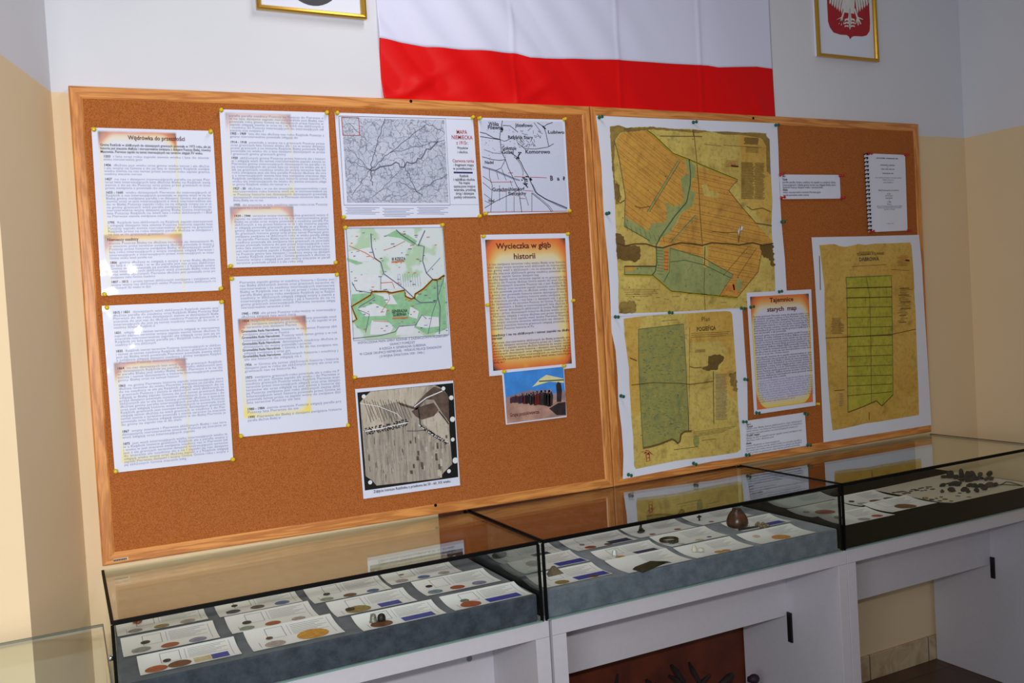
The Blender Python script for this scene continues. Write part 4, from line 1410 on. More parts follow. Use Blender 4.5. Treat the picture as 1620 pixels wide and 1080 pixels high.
s = Sheet([(1233.1, 275.9), (1328.4, 276.6), (1330, 314), (1235, 314.9)], -0.0040).base('laminated')
for t, v0, u1, mt, bo in (('Mapa 1', .10, .10, 'ink', .02), ('Tytuł:', .24, .12, 'ink', .03), (1, .35, .92, 'ink_mid', .01), (1, .46, .92, 'ink_mid', .01), (1, .56, .70, 'ink_mid', .01), ('Skala:', .66, .12, 'ink', .03), (1, .76, .66, 'ink_mid', .01), (1, .87, .46, 'ink_mid', .01)):
    s.text(t if isinstance(t, str) else filler(R, int(66 * u1)), 0.04, v0, 0.11, mt, width=u1 - .04, bold=bo)
s.build('note', 'small white caption slip held by red pins, beside the largest map', 'note', 'caption slips for the old maps')
s = Sheet([(1178, 665.8), (1273.3, 652), (1276.7, 704.7), (1176.7, 721)], -0.0030).base('paper')
for t, v0, u0, u1, mt, bo in (('Mapa 2.', .13, .03, .10, 'ink', .02), ('Tytuł:', .20, .03, .13, 'ink', .03), (1, .26, .03, .95, 'ink_mid', 0), (1, .33, .03, .95, 'ink_mid', 0), (1, .40, .03, .88, 'ink_mid', 0), ('Treść mapy:', .46, .03, .25, 'ink', .03),
                              (1, .53, .03, .95, 'ink_mid', 0), (1, .60, .03, .48, 'ink_mid', 0), ('Skala:', .68, .03, .12, 'ink', .03), (1, .75, .03, .58, 'ink_mid', 0), (1, .82, .03, .95, 'ink_mid', 0), (1, .89, .03, .95, 'ink_mid', 0), (1, .96, .06, .92, 'ink_mid', 0)):
    s.text(t if isinstance(t, str) else filler(R, int(60 * (u1 - u0))), u0, v0, 0.072, mt, width=u1 - u0, bold=bo)
s.build('note', 'white caption slip held by green pins, low between the two lower old maps', 'note', 'caption slips for the old maps')

# spiral-bound booklet
root_c = on_y(1402, 305, -0.001)
bk = empty('booklet', tuple(root_c), 'white spiral-bound booklet pinned by red pins near the board\'s upper right corner', 'booklet')
s = Sheet([(1368.7, 242.4), (1431.8, 245), (1435.8, 364.5), (1375.4, 367.2)], -0.0046).base('laminated', thick=0.0045)
for v0, w, bo, cnt in ((.06, .54, .03, 22), (.148, .36, .02, 16), (.172, .05, .0, 1), (.20, .33, .02, 14), (.255, .28, .02, 12), (.312, .68, 0, 40), (.340, .28, 0, 18), (.372, .25, 0, 16), (.475, .52, 0.01, 34), (.52, .09, .01, 4),
                       (.545, .20, 0, 9), (.575, .17, .01, 8), (.60, .03, 0, 1), (.625, .11, .01, 5), (.655, .11, 0, 6), (.68, .64, 0, 40), (.70, .60, 0, 40), (.722, .26, 0, 16), (.905, .18, 0, 9)):
    s.text(filler(R, cnt), 0.54, v0, .022, 'ink' if bo else 'ink_mid', 'c', width=w, bold=bo)
o = s.build('booklet_cover', None, None, parent=bk)
o.location = Vector((sum(q[0] for q in s.c) / 4, -0.0046, sum(q[1] for q in s.c) / 4)) - bk.location
mb = MB()
for k in range(20):
    w = s.uv(-0.005, 0.02 + 0.96 * k / 19)
    mb.tube([(w[0] + .007 * math.cos(a) + .003, .0060 * math.sin(a) - .0062, w[1] + .0008 * a) for a in [i * 2 * math.pi / 12 for i in range(12)]], .0022, 6, closed=True)
mb.v = [tuple(np.array(q) - np.array(bk.location)) for q in mb.v]
o = mb.build('spiral_binding', 'seam', bk)
o['label'] = 'black comb spiral along the left edge'

# ------------------------------------------------------------------ push pins
for nm, c in (('pin_yellow', (216, 190, 20)), ('pin_green', (8, 92, 68)), ('pin_red', (186, 20, 34))):
    M[nm] = material(nm + '_plastic', hx(c), 0.3)


def pin_mesh(kind):
    mb = MB()
    if kind == 'yellow':
        mb.lathe([(.0068, 0), (.0068, .0022), (.0042, .0036), (.0036, .0080), (.0058, .0098), (.0064, .0120), (.0052, .0140), (.002, .0146)], (0, 0, 0), 'y', 16)
    else:
        mb.lathe([(.0072, 0), (.0074, .0022), (.0046, .0040), (.0032, .0100), (.0040, .0145), (.0066, .0168), (.0066, .0190), (.003, .0200)], (0, 0, 0), 'y', 16)
    o = mb.build('push_pin', 'pin_' + kind, loc=(0, 0, 0), smooth=True)
    return o


proto = {k: pin_mesh(k) for k in ('yellow', 'green', 'red')}
used = set()


def pin(kind, x, y, where, Y=-0.001):
    o = proto[kind]
    if kind in used:
        o = o.copy()
        COL.objects.link(o)
    used.add(kind)
    o.location = on_y(x, y, Y)
    o.rotation_euler = (R.uniform(-.12, .12), 0, R.uniform(-.12, .12))
    o.scale = (.82, .9, .82)
    tag(o, '%s push pin %s' % (kind, where), 'push pin', 'pins holding the papers on the cork boards')


CN = ['top left', 'top right', 'bottom right', 'bottom left']
for nm, ps in (('the uppermost left text sheet', [(148.6, 205), (333, 209), (348.6, 456.7), (165, 465)]),
               ('the upper sheet of the second column', [(349.7, 174.7), (516.7, 179), (530.3, 415), (363.6, 421)]),
               ('the lower left text sheet', [(168.6, 486.7), (350, 477.7), (367.5, 726.5), (183, 745)]),
               ('the lower sheet of the second column', [(365.8, 441), (532.5, 434.7), (550.2, 672), (380.8, 689)]),
               ('the grey 1915 map', [(532.8, 179.6), (747, 186.5), (757.8, 342), (543, 344)]),
               ('the white map fragment', [(757.5, 187.5), (892, 189), (900, 334), (767, 338.6)]),
               ('the green map', [(545.5, 360.3), (698.5, 356), (715, 582.3), (560.8, 596.5)])):
    for k, q in enumerate(ps):
        pin('yellow', q[0], q[1], 'at the %s corner of %s' % (CN[k], nm))
pin('yellow', 763.6, 374, 'at the top left corner of the flame poster')
pin('yellow', 897, 370, 'at the top right corner of the flame poster')
pin('yellow', 770, 482.5, 'on the left edge of the flame poster')
pin('yellow', 905.3, 475.6, 'on the right edge of the flame poster')
pin('yellow', 796, 588, 'at the top left corner of the crowd photograph')
pin('yellow', 890.5, 578.7, 'at the top right corner of the crowd photograph')
pin('yellow', 1292.8, 638.7, 'at the bottom right corner of the yellow-bordered poster', -.005)
for x, y, w in ((947.7, 185.9, 'at the top left corner of the largest map'), (1096.5, 193.5, 'in the middle of the largest map\'s top edge'), (1227, 198, 'at the top right corner of the largest map'),
                (959.6, 338, 'on the left edge of the largest map'), (1236.4, 350.9, 'on the right edge of the largest map'), (973.3, 501, 'at the bottom left corner of the largest map'),
                (1058.5, 494, 'in the middle of the largest map\'s bottom edge'), (1172.5, 487.2, 'at the lower map\'s top right corner'), (1187, 485.8, 'on the left edge of the yellow-bordered poster'),
                (1232.3, 461.5, 'on the top edge of the yellow-bordered poster'), (982.2, 626, 'on the left edge of the green strip map'), (1178, 599.7, 'on the right edge of the green strip map'),
                (1175.7, 667, 'at the top left corner of the lower caption slip'), (1180.3, 719.4, 'at the bottom left corner of the lower caption slip'), (1096.9, 732.5, 'in the middle of the green strip map\'s bottom edge'),
                (993.9, 750.5, 'at the bottom left corner of the green strip map'), (1196, 652.5, 'at the bottom left corner of the yellow-bordered poster'),
                (1273, 653.9, 'at the top right corner of the lower caption slip'), (1277.2, 703.9, 'at the bottom right corner of the lower caption slip')):
    pin('green', x, y, w, -.005)
for k, q in enumerate([(1374, 243), (1431.8, 244.8), (1436.4, 364.5), (1376.8, 366.4)]):
    pin('red', q[0], q[1], 'at the %s corner of the spiral booklet' % CN[k], -.005)
for k, q in enumerate([(1233.9, 276.7), (1328.4, 278), (1331, 313.6), (1235.7, 313)]):
    pin('red', q[0], q[1], 'at the %s corner of the upper caption slip' % CN[k], -.005)

# ------------------------------------------------------------------ flag
def flag_fn(c1, c2):
    def fn(nt, b):
        v, x, y, zc = coords(nt)
        n = noise(nt, v, 400, 2)
        link(nt, mix(nt, n, hx(c1), hx(c2)), b.inputs['Base Color'])
        b.inputs['Sheen Weight'].default_value = 0.1 if c1[1] > 99 else 0.0
    return fn


M['flag_white'] = material('white_satin', rough=0.5, spec=0.4, fn=flag_fn((212, 214, 240), (220, 222, 248)))
M['flag_red'] = material('red_satin', rough=0.5, spec=0.2, fn=flag_fn((214, 3, 6), (226, 8, 10)))
fx0, fx1, fz1 = 1.338, 2.832, 1.92 + ZB
fl = empty('flag', ((fx0 + fx1) / 2, WY - 0.010, 1.15 + ZB), 'white and red cloth flag hanging on the wall behind the boards', 'flag')


def fold(x, zz):
    t = (x - fx0) / (fx1 - fx0)
    d = 0.004
    dz = 1.92 + ZB - zz
    fade = max(0, 1 - t * 1.4)
    d += 0.007 * fade * math.sin((x * 1.0 + (zz - ZB) * 0.75) * 40)
    d += 0.003 * math.sin(x * 13 + zz * 5)
    for cx in (1.773, 2.16, 2.50):
        d += 0.0028 * math.exp(-((x - cx) / 0.007) ** 2) - 0.0012 * math.exp(-((x - cx - .02) / 0.03) ** 2)
    for (cx, cz, ax, az, am) in ((1.42, 1.24, .12, .02, .010), (1.52, 1.20, .10, .03, .008), (1.84, 1.26, .07, .02, .006), (2.76, 1.25, .03, .06, .006), (2.64, 1.20, .10, .02, .005)):
        dx, dzz = x - cx, zz - ZB - cz
        xr, zr = dx * .86 + dzz * .5, -dx * .5 + dzz * .86
        d += am * math.exp(-(xr / ax) ** 2 - (zr / az) ** 2)
    return WY - 0.0035 - max(0.0, d)


def seam_z(x):
    t = (x - fx0) / (fx1 - fx0)
    k = [(0, 1.386), (.10, 1.372), (.30, 1.376), (.33, 1.366), (.55, 1.382), (.80, 1.390), (.83, 1.386), (.95, 1.402), (1.0, 1.400)]
    for (a, za), (b_, zb) in zip(k, k[1:]):
        if a <= t <= b_:
            return ZB + za + (zb - za) * (t - a) / (b_ - a)
    return ZB + 1.40


def cloth(name, z0f, z1f, nz, mt):
    nx = 260
    vv, ff = [], []
    for layer in (0, 1):
        for j in range(nz + 1):
            for i in range(nx + 1):
                x = fx0 + (fx1 - fx0) * i / nx
                a, b_ = z0f(x), z1f(x)
                zz = a + (b_ - a) * j / nz
                vv.append((x, fold(x, zz) + layer * 0.0012, zz))
    N = (nx + 1) * (nz + 1)
    for j in range(nz):
        for i in range(nx):
            a = j * (nx + 1) + i
            ff.append((a, a + 1, a + nx + 2, a + nx + 1))
            ff.append((N + a, N + a + nx + 1, N + a + nx + 2, N + a + 1))
    for i in range(nx):
        ff.append((i + 1, i, N + i, N + i + 1))
        k = nz * (nx + 1) + i
        ff.append((k, k + 1, N + k + 1, N + k))
    for j in range(nz):
        a, b_ = j * (nx + 1), (j + 1) * (nx + 1)
        ff.append((a, b_, N + b_, N + a))
        ff.append((b_ + nx, a + nx, N + a + nx, N + b_ + nx))
    return put(name, np.array(vv) - np.array(fl.location), ff, mt, parent=fl, loc=(0, 0, 0), smooth=True)


def board_top(x):
    a, m_, c = (on_y(px, py, 0.0) for px, py in ((108, 135), (933.5, 168), (1453, 196)))
    q0, q1 = (a, m_) if x < m_[0] else (m_, c)
    return q0[2] + (q1[2] - q0[2]) * (x - q0[0]) / (q1[0] - q0[0]) + 0.002


cloth('red_band', board_top, seam_z, 44, 'flag_red')['label'] = 'red lower band'
cloth('white_band', seam_z, lambda x: fz1, 60, 'flag_white')['label'] = 'white upper band'

# ------------------------------------------------------------------ framed pictures
def picture(x0, x1, z0, z1, label, art, fw=0.014):
    root = empty('framed_picture', ((x0 + x1) / 2, WY - 0.012, z0), label, 'framed picture')
    L0 = np.array(root.location)
    bar = [(0, .000), (0, -.012), (fw * .3, -.014), (fw * .75, -.012), (fw, -.006), (fw, .004)]
    cs = [(x0, z1), (x1, z1), (x1, z0), (x0, z0)]
    sg = [(1, -1), (-1, -1), (-1, 1), (1, 1)]
    for k in range(4):
        j = (k + 1) % 4
        vv = []
        for c, g in ((cs[k], sg[k]), (cs[j], sg[j])):
            vv += [(c[0] + g[0] * d, WY - 0.006 + y - .006, c[1] + g[1] * d) for d, y in bar]
        ff = [(a, a + 1, a + 7, a + 6) for a in range(5)] + [(5, 0, 6, 11), (0, 5, 4, 3, 2, 1), (6, 7, 8, 9, 10, 11)]
        put('frame_bar', np.array(vv) - L0, ff, 'gold', parent=root, loc=(0, 0, 0))
    mb = MB().box(x0 + .002, x1 - .002, WY - 0.012, WY - 0.001, z0 + .002, z1 - .002)
    mats = ['paper']
    Y = WY - 0.0122
    for ai, (pts, mt, ly) in enumerate(art):
        if mt not in mats:
            mats.append(mt)
        t = ngon_tris(pts)
        f2 = []
        for tt in t:
            a, b_, c = (pts[i] for i in tt)
            cr = (b_[0] - a[0]) * (c[1] - a[1]) - (b_[1] - a[1]) * (c[0] - a[0])
            f2.append(tuple(tt) if cr > 0 else tuple(reversed(tt)))
        mb.add([(q[0], Y - .0003 * ly - ai * .000015, q[1]) for q in pts], f2, mats.index(mt))
    mb.v = [tuple(np.array(q) - L0) for q in mb.v]
    mb.build('print', mats, root)
    return root


cx, cz = 1.150, ZB + 1.60
ring = lambda r, rz: [(cx + r * math.cos(a), cz + rz * math.sin(a)) for a in [i * math.pi / 24 for i in range(48)]]
M['dark_suit'] = plain('dark_print_field', (40, 42, 50), 0.5)
picture(0.992, 1.300, ZB + 1.432, ZB + 1.86, 'gold-framed picture with a dark rounded shape, left of the flag', [(ring(.105, .142), 'dark_suit', 1), (ring(.085, .12), 'cap', 2)])

M['crest_red'] = plain('crest_red', (168, 14, 26), 0.45, var=0.08)
M['crest_white'] = plain('crest_white', (216, 214, 210), 0.5, var=0.04)
M['crest_grey'] = plain('crest_grey_line', (96, 92, 92), 0.5, var=0.1)
ax, az = 3.205, ZB + 1.53                       # tip of the shield
zf = crop(1250, 0, 4.378)
kx = (3.367 - 3.045) / (612 - 205)


def q(x, y):
    w = on_y(*zf(x, y), WY - 0.012)
    return (w[0], w[2])


top = ZB + 1.80
shield = [q(262, 150), q(275, 190), q(300, 225), q(345, 240), q(390, 243), q(405, 252), q(415, 272), q(428, 255), q(445, 250), q(500, 253), q(530, 245), q(550, 215), q(553, 160)]
xr_, xl_ = shield[-1][0], shield[0][0]
shield = shield + [(xr_, top), (xl_, top)]
art = [(shield, 'crest_red', 1)]
wl = lambda pts, ly=2, mt='crest_white': art.append(([q(*p) for p in pts], mt, ly))
# body, tail, legs and the wing feathers of the white eagle
mx = (xl_ + xr_) / 2
body = [(mx - .028, ZB + 1.635), (mx + .028, ZB + 1.635), (mx + .034, ZB + 1.69), (mx + .018, ZB + 1.73), (mx + .014, ZB + 1.765), (mx - .022, ZB + 1.77), (mx - .034, ZB + 1.755), (mx - .018, ZB + 1.74), (mx - .034, ZB + 1.69)]
art.append((body, 'crest_white', 2))
wl([(385, -10), (435, -10), (430, 60), (420, 95), (424, 130), (418, 190), (413, 208), (408, 190), (400, 130), (404, 95), (392, 60)])
for sx in (-1, 1):
    for k in range(6):
        a0 = 1.0 - k * 0.12
        bx = 411 + sx * (58 + 17 * k) * 0.95
        wl([(411 + sx * (30 + 14 * k), -70), (411 + sx * (48 + 16 * k), -75), (bx + sx * 6, 68 - 10 * k), (bx, 96 - 13 * k), (bx - sx * 9, 60 - 10 * k)])
    for k in range(3):
        wl([(411 + sx * 8, 125 + 25 * k), (411 + sx * 34, 132 + 22 * k), (411 + sx * 36, 150 + 19 * k), (411 + sx * 28, 146 + 20 * k), (411 + sx * 22, 140 + 22 * k), (411 + sx * 8, 145 + 22 * k)])
    wl([(411 + sx * 28, 60), (411 + sx * 40, 60), (411 + sx * 58, 120), (411 + sx * 48, 128)])
    for dx, dy in ((-12, 44), (6, 52), (24, 44), (38, 12)):
        wl([(411 + sx * 48, 122), (411 + sx * 58, 118), (411 + sx * (52 + dx) + 4, 122 + dy), (411 + sx * (52 + dx) - 3, 122 + dy + 4)], 3)
    for k in range(5):
        wl([(411 + sx * (40 + 17 * k), -60), (411 + sx * (42 + 17 * k), -60), (411 + sx * (62 + 17 * k), 50 - 10 * k), (411 + sx * (60 + 17 * k), 52 - 10 * k)], 4, 'crest_grey')
wl([(410, 60), (412, 60), (414, 190), (412, 190)], 4, 'crest_grey')
picture(3.046, 3.362, ZB + 1.458, ZB + 1.90, 'gold-framed white eagle crest on a red shield, right of the flag', art, 0.013)

# ------------------------------------------------------------------ display cases on their tables
ZT, ZG, ZF = ZB - 0.0155, ZB - 0.224, ZB - 0.154      # top of the glass, foot of the glass, top of the felt
YF, YK = -0.450, 0.018                                # front and back of the cases
GT = 0.005


def child(root, name, mb, mat, label=None, **k):
    L0 = np.array(root.location)
    mb.v = [tuple(np.array(q) - L0) for q in mb.v]
    o = mb.build(name, mat, root, **k)
    if label:
        o['label'] = label
    return o


def display_case(x0, x1, label, feltmat, y0=YF, y1=YK, black_back=False, seams=True):
    r = empty('display_case', ((x0 + x1) / 2, (y0 + y1) / 2, ZG), label, 'display case', 'glass display cases in a row')
    child(r, 'top_pane', MB().box(x0, x1, y0, y1, ZT - GT, ZT), 'glass')
    child(r, 'front_pane', MB().box(x0 + GT, x1 - GT, y0, y0 + GT, ZG + .001, ZT - GT - .0005), 'glass')
    child(r, 'side_pane', MB().box(x0, x0 + GT, y0, y1, ZG + .001, ZT - GT - .0005), 'glass')
    child(r, 'side_pane', MB().box(x1 - GT, x1, y0, y1, ZG + .001, ZT - GT - .0005), 'glass')
    if black_back:
        child(r, 'back_panel', MB().box(x0 + GT, x1 - .10, y1 - .006, y1 - .001, ZG + .001, ZT - GT - .012), 'felt_black', 'black lined back')
    else:
        child(r, 'back_pane', MB().box(x0 + GT, x1 - GT, y1 - GT, y1, ZG + .001, ZT - GT - .0005), 'glass')
    w = .0052
    if seams:
        child(r, 'edge_trim', MB().box(x0 - .0006, x1 + .0006, y0 - .0008, y0 + w, ZT - .0085, ZT + .0006), 'seam', 'black sealed front top edge')
        for x in (x0, x1):
            child(r, 'edge_trim', MB().box(x - w / 2 - .0006, x + w / 2 + .0006, y0 + w, y1, ZT - .0075, ZT + .0005), 'seam', 'black sealed side edge')
            child(r, 'edge_trim', MB().box(x - w / 2 - .0008, x + w / 2 + .0008, y0 - .0009, y0 + w, ZG + .0005, ZT - .0085), 'seam', 'black sealed upright edge')
    child(r, 'glass_foot', MB().box(x0, x1, y0 - .0012, y0 + .002, ZG + .0002, ZG + .0036), 'glass_edge', 'green cut edge of the front glass')
    if feltmat:
        child(r, 'felt_base', MB().bbox(x0 + .008, x1 - .008, y0 + .009, y1 - .008, ZG + .001, ZF, .004), feltmat)
    return r


case_a = display_case(0.515, 1.513, 'glass display case with dark slate felt and rows of coin cards, left of the row', 'felt_dark')
case_b = display_case(1.527, 2.568, 'glass display case with blue-grey felt, a brown clay vessel inside, middle of the row', 'felt_grey')
case_c = display_case(2.582, 3.569, 'glass display case lined in black with a heap of dark relics, at the right end', 'felt_black', black_back=True)
M['glass_edge_dark'] = material('dark_green_glass_edge', hx((58, 70, 64)), 0.3)
case_d = display_case(-0.60, 0.497, 'glass case corner at the lower left of the view, nothing in it visible', None, -0.98, -0.452, seams=False)
child(case_d, 'glass_edge', MB().box(-.60, .4972, -.4535, -.4515, ZT - .0052, ZT + .0003), 'glass_edge_dark', 'dark green cut edge')
child(case_d, 'glass_edge', MB().box(.4962, .4982, -.98, -.4535, ZT - .0052, ZT + .0003), 'glass_edge_dark', 'dark green cut edge')
o = MB().lathe([(.004, 0), (.0065, .002), (.0065, .009), (.005, .012), (.002, .0125)], (0, 0, 0), 'x', 14)
o.v = [(-q[0] + .5145, q[1] - .438, q[2] + ZB - .093) for q in o.v]
o.f = [tuple(reversed(f)) for f in o.f]
child(case_a, 'lock', o, 'chrome', 'small chrome lock on the left side', smooth=True)


def table(x0, x1, label, wl, wr, y0=-0.447, y1=0.012, panel=True, panel_y=-0.215):
    r = empty('display_table', ((x0 + x1) / 2, (y0 + y1) / 2, 0), label, 'table', 'white tables under the display cases')
    z1, z0 = ZG - .0005, ZB - 0.267
    child(r, 'top_panel', MB().bbox(x0, x1, y0, y1, z0, z1, .0008), 'board_white')
    child(r, 'side_panel', MB().bbox(x0, x0 + wl, y0, y1, 0.001, z0 - .0008, .0008), 'board_white')
    child(r, 'side_panel', MB().bbox(x1 - wr, x1, y0, y1, 0.001, z0 - .0008, .0008), 'board_white')
    if panel:
        p = child(r, 'modesty_panel', MB().bbox(x0 + wl, x1 - wr, panel_y, panel_y + .018, ZB - .484, z0 - .001, .0006), 'board_white')
    return r


ta = table(0.515, 1.532, 'white melamine table under the left display case', .04, .04, panel_y=-.175)
tb = table(1.541, 2.588, 'white melamine table under the middle display case, rust-brown panel behind it', .041, .036)
tc = table(2.590, 3.577, 'white melamine table under the right display case, bare wall visible behind', .036, .036, panel_y=-.245)
td = table(-0.60, 0.500, 'white table under the lower left glass case', .04, .04, -0.975, -0.455, panel=False)
child(ta, 'screw_cap', MB().lathe([(.0085, 0), (.0085, .0012), (.007, .002)], (1.418, -.175, ZB - .385), 'y', 16), 'cap', 'grey plastic screw cap')
child(tb, 'bracket', MB().box(2.546, 2.552, -.235, -.216, ZB - .571, ZB - .472), 'dark_slot', 'black upright bracket')
child(tc, 'bracket', MB().box(3.535, 3.541, -.262, -.246, ZB - .535, ZB - .455), 'dark_slot', 'black upright bracket')
for t, x in ((ta, 1.478), (tb, 2.525)):
    mb = MB().tube([(x, -.37, ZB - .267), (x, -.37, ZB - .290), (x + .004, -.37, ZB - .297)], .0028, 8)
    mb.lathe([(.004, 0), (.004, .006)], (x, -.37, ZB - .2735), 'z', 10)
    child(t, 'hook', mb, 'cap', 'small hook under the top')


def rust_fn(nt, b):
    v, x, y, zc = coords(nt)
    n = noise(nt, v, 5, 5, 0.6)
    g = noise(nt, v, 60, 3)
    c = mix(nt, n.ss(0.3, 0.7), hx((76, 25, 10)), hx((108, 46, 18)))
    link(nt, mix(nt, g.ss(.5, .8) * .4, c, hx((90, 34, 14))), b.inputs['Base Color'])


M['rust'] = material('rust_brown_board', rough=.7, fn=rust_fn)
tag(MB().bbox(1.430, 2.566, .0206, .0256, 0.0985, ZB - .004, .001).build('backing_panel', 'rust'), 'rust-brown panel standing against the wall behind the middle display case and its table', 'panel')

# dark branches in front of the rust panel
zb = crop(880, 950, 4.5)
YB = -0.11
base = np.array([2.16, YB, 0.0])
mb = MB()
for tip, mids, r0 in (((437, 520), [(425, 600)], .007), ((815, 455), [(855, 505), (905, 570)], .010), ((945, 438), [(975, 500), (1020, 575)], .009), ((800, 530), [(850, 560), (905, 600)], .008),
                      ((640, 560), [(660, 590)], .010), ((1100, 520), [(1060, 560), (1010, 600)], .007), ((1260, 520), [(1235, 545), (1180, 590)], .013), ((1215, 540), [(1200, 575)], .011), ((700, 585), [(720, 620)], .01)):
    P = [on_y(*zb(*tip), YB)] + [on_y(*zb(*m_), YB) for m_ in mids]
    e = P[-1]
    for t in (.25, .5, .75, 1):
        P.append(e * (1 - t) + (base + np.array([(e[0] - base[0]) * .25, 0, .012])) * t + np.array([0, .02 * math.sin(t * 5), 0]))
    n_ = len(P)
    mb.tube([tuple(q_) for q_ in P], [r0 * ((.45 if i == 0 else .8) + .8 * i / n_) * (1 + .2 * math.sin(i * 2.3)) for i in range(n_)], 8)
mb.blob((base[0], base[1], .03), (.16, .05, .032), 5, .3)
tag(mb.build('dried_branches', 'dark_branch', loc=(base[0], base[1], 0), smooth=True), 'dark knobbly branches rising in front of the rust-brown panel', 'branches')
w = on_y(*zb(1408, 548), -0.16)
mb = MB().blob((w[0], w[1], w[2]), (.016, .014, .014), 8, .5)
mb.tube([(w[0], w[1], w[2]), (w[0] + .02, w[1], w[2] - .12), (w[0] + .01, w[1], .01)], [.008, .010, .014], 8)
M['plum'] = plain('dark_plum', (44, 22, 40), .7)
tag(mb.build('dried_branches', 'plum', loc=(w[0], w[1], 0), smooth=True), 'dark plum-coloured knob on a stalk, right of the dark branches', 'branches')

# ------------------------------------------------------------------ cards in the cases
for nm, c in dict(grey=(150, 152, 150), sky=(70, 100, 160), navy=(44, 54, 90), rustc=(170, 84, 44), brownc=(120, 78, 60), olive=(150, 128, 70), goldc=(206, 146, 52), lav=(140, 138, 168), sage=(140, 156, 140),
                  pinkg=(172, 158, 156), plumc=(96, 66, 66), teal=(110, 134, 146), blue=(48, 66, 160), cream=(206, 190, 150), umber=(108, 66, 30), peach=(214, 186, 168)).items():
    M['p_' + nm] = plain('print_' + nm, c, .45, var=.25, scale=120)
M['card'] = plain('white_card', (238, 240, 240), .4, var=.03, scale=6)
M['textgrey'] = material('fine_text_print', hx((150, 152, 158)), .5)
z1, z2, z3, z4, z5, z6, z7c = crop(170, 930, 5.586), crop(330, 890, 5.586), crop(560, 870, 5.4), crop(780, 830, 5.4), crop(980, 780, 5.0625), crop(1220, 750, 5.786), crop(1400, 720, 7.364)


def card(name, x0, y0, w, d, label, prints, group, zcrop, box=True, text=True, mat='card', curl=.009, zo=0.0):
    """x0,y0 = front left corner; prints = (ink, x, y, radius | (x1,y1)) in crop pixels"""
    mb = MB()
    base_z = ZF + .0006 + zo

    def zc(y):
        t = (y - y0) / d
        return base_z + (curl * ((t - .4) / .6) ** 2 if t > .4 else curl * .22 * ((.4 - t) / .4) ** 2)

    N = 10
    for layer, dz in ((0, .0005), (1, 0)):
        vv = [(x0 + w * i, y0 + d * j / N, zc(y0 + d * j / N) + dz) for j in range(N + 1) for i in (0, 1)]
        ff = [(2 * j, 2 * j + 1, 2 * j + 3, 2 * j + 2) for j in range(N)]
        mb.add(vv, ff if layer == 0 else [tuple(reversed(f)) for f in ff])
    mats = [mat]

    def mi(n_):
        if n_ not in mats:
            mats.append(n_)
        return mats.index(n_)

    def patch(xa, xb, ya, yb, ink, lift=.0008):
        k = 4
        vv = [(x, ya + (yb - ya) * j / k, zc(ya + (yb - ya) * j / k) + lift) for j in range(k + 1) for x in (xa, xb)]
        mb.add(vv, [(2 * j, 2 * j + 1, 2 * j + 3, 2 * j + 2) for j in range(k)], mi(ink))

    def frame(ua, ub, va, vb, ink='ink_mid', t=.0011):
        xa, xb, ya, yb = x0 + w * ua, x0 + w * ub, y0 + d * va, y0 + d * vb
        patch(xa, xa + t, ya, yb, ink); patch(xb - t, xb, ya, yb, ink)
        patch(xa, xb, ya, ya + t, ink); patch(xa, xb, yb - t, yb, ink)

    if box:
        frame(.22, .42, .48, .92)
        patch(x0 + w * .10, x0 + w * .1045, y0 + d * .10, y0 + d * .40, 'ink_mid')
        patch(x0 + w * .93, x0 + w * .9345, y0 + d * .12, y0 + d * .92, 'ink_soft')
        patch(x0 + w * .47, x0 + w * .4745, y0 + d * .48, y0 + d * .92, 'ink_soft')
    if text:
        for k in range(7):
            yy = y0 + d * (.88 - .065 * k)
            patch(x0 + w * .50, x0 + w * (.90 - .06 * (k % 3)), yy, yy + d * .016, 'textgrey' if k % 3 else 'p_pinkg')
    for pr_ in prints:
        ink, px_, py_, r_ = pr_
        r_ = r_ if isinstance(r_, tuple) else r_ * 1.12
        a = on_z(*zcrop(px_, py_), base_z + .001)
        if isinstance(r_, tuple):
            b2 = on_z(*zcrop(*r_), base_z + .001)
            xa, xb = sorted((a[0], b2[0]))
            ya, yb = y0 + d * .05, y0 + d * .38
            xa, xb = max(xa, x0), min(xb, x0 + w)
            if xb > xa and yb > ya:
                patch(xa, xb, ya, yb, 'p_' + ink, .0012)
        else:
            cx_ = min(max(a[0], x0 + r_), x0 + w - r_)
            cy_ = min(max(a[1], y0 + r_ * .95), y0 + d - r_)
            M_ = 22
            vv = [(cx_, cy_, zc(cy_) + .0013)] + [(cx_ + r_ * math.cos(2 * math.pi * i / M_), cy_ + r_ * .95 * math.sin(2 * math.pi * i / M_), zc(cy_ + r_ * .95 * math.sin(2 * math.pi * i / M_)) + .0013) for i in range(M_)]
            mb.add(vv, [(0, 1 + i, 1 + (i + 1) % M_) for i in range(M_)], mi('p_' + ink))
    o = mb.build(name, mats, loc=(x0 + w / 2, y0 + d / 2, base_z))
    tag(o, label, 'card', group)
    return zc


def coin(zcrop, x, y, label, c='coin_dark', r=.0085, h=.0018, zo=.0022, hole=False, group='coins and buttons on the cards', name='coin'):
    p_ = on_z(*zcrop(x, y), ZF + zo + h)
    mb = MB()
    if hole:
        mb.lathe([(r * .45, 0), (r, 0), (r, h * .8), (r * .9, h), (r * .5, h), (r * .45, h * .7), (r * .45, 0)], (0, 0, 0), 'z', 20, cap=False)
    else:
        mb.lathe([(r * .9, 0), (r, h * .25), (r, h * .8), (r * .94, h), (r * .86, h * .86), (r * .5, h * .9), (r * .2, h)], (0, 0, 0), 'z', 20)
    mb.v = [(q_[0] + p_[0], q_[1] + p_[1], q_[2] + ZF + zo) for q_ in mb.v]
    o = mb.build(name, c, loc=(p_[0], p_[1], ZF + zo), smooth=False)
    tag(o, label, 'coin', group)


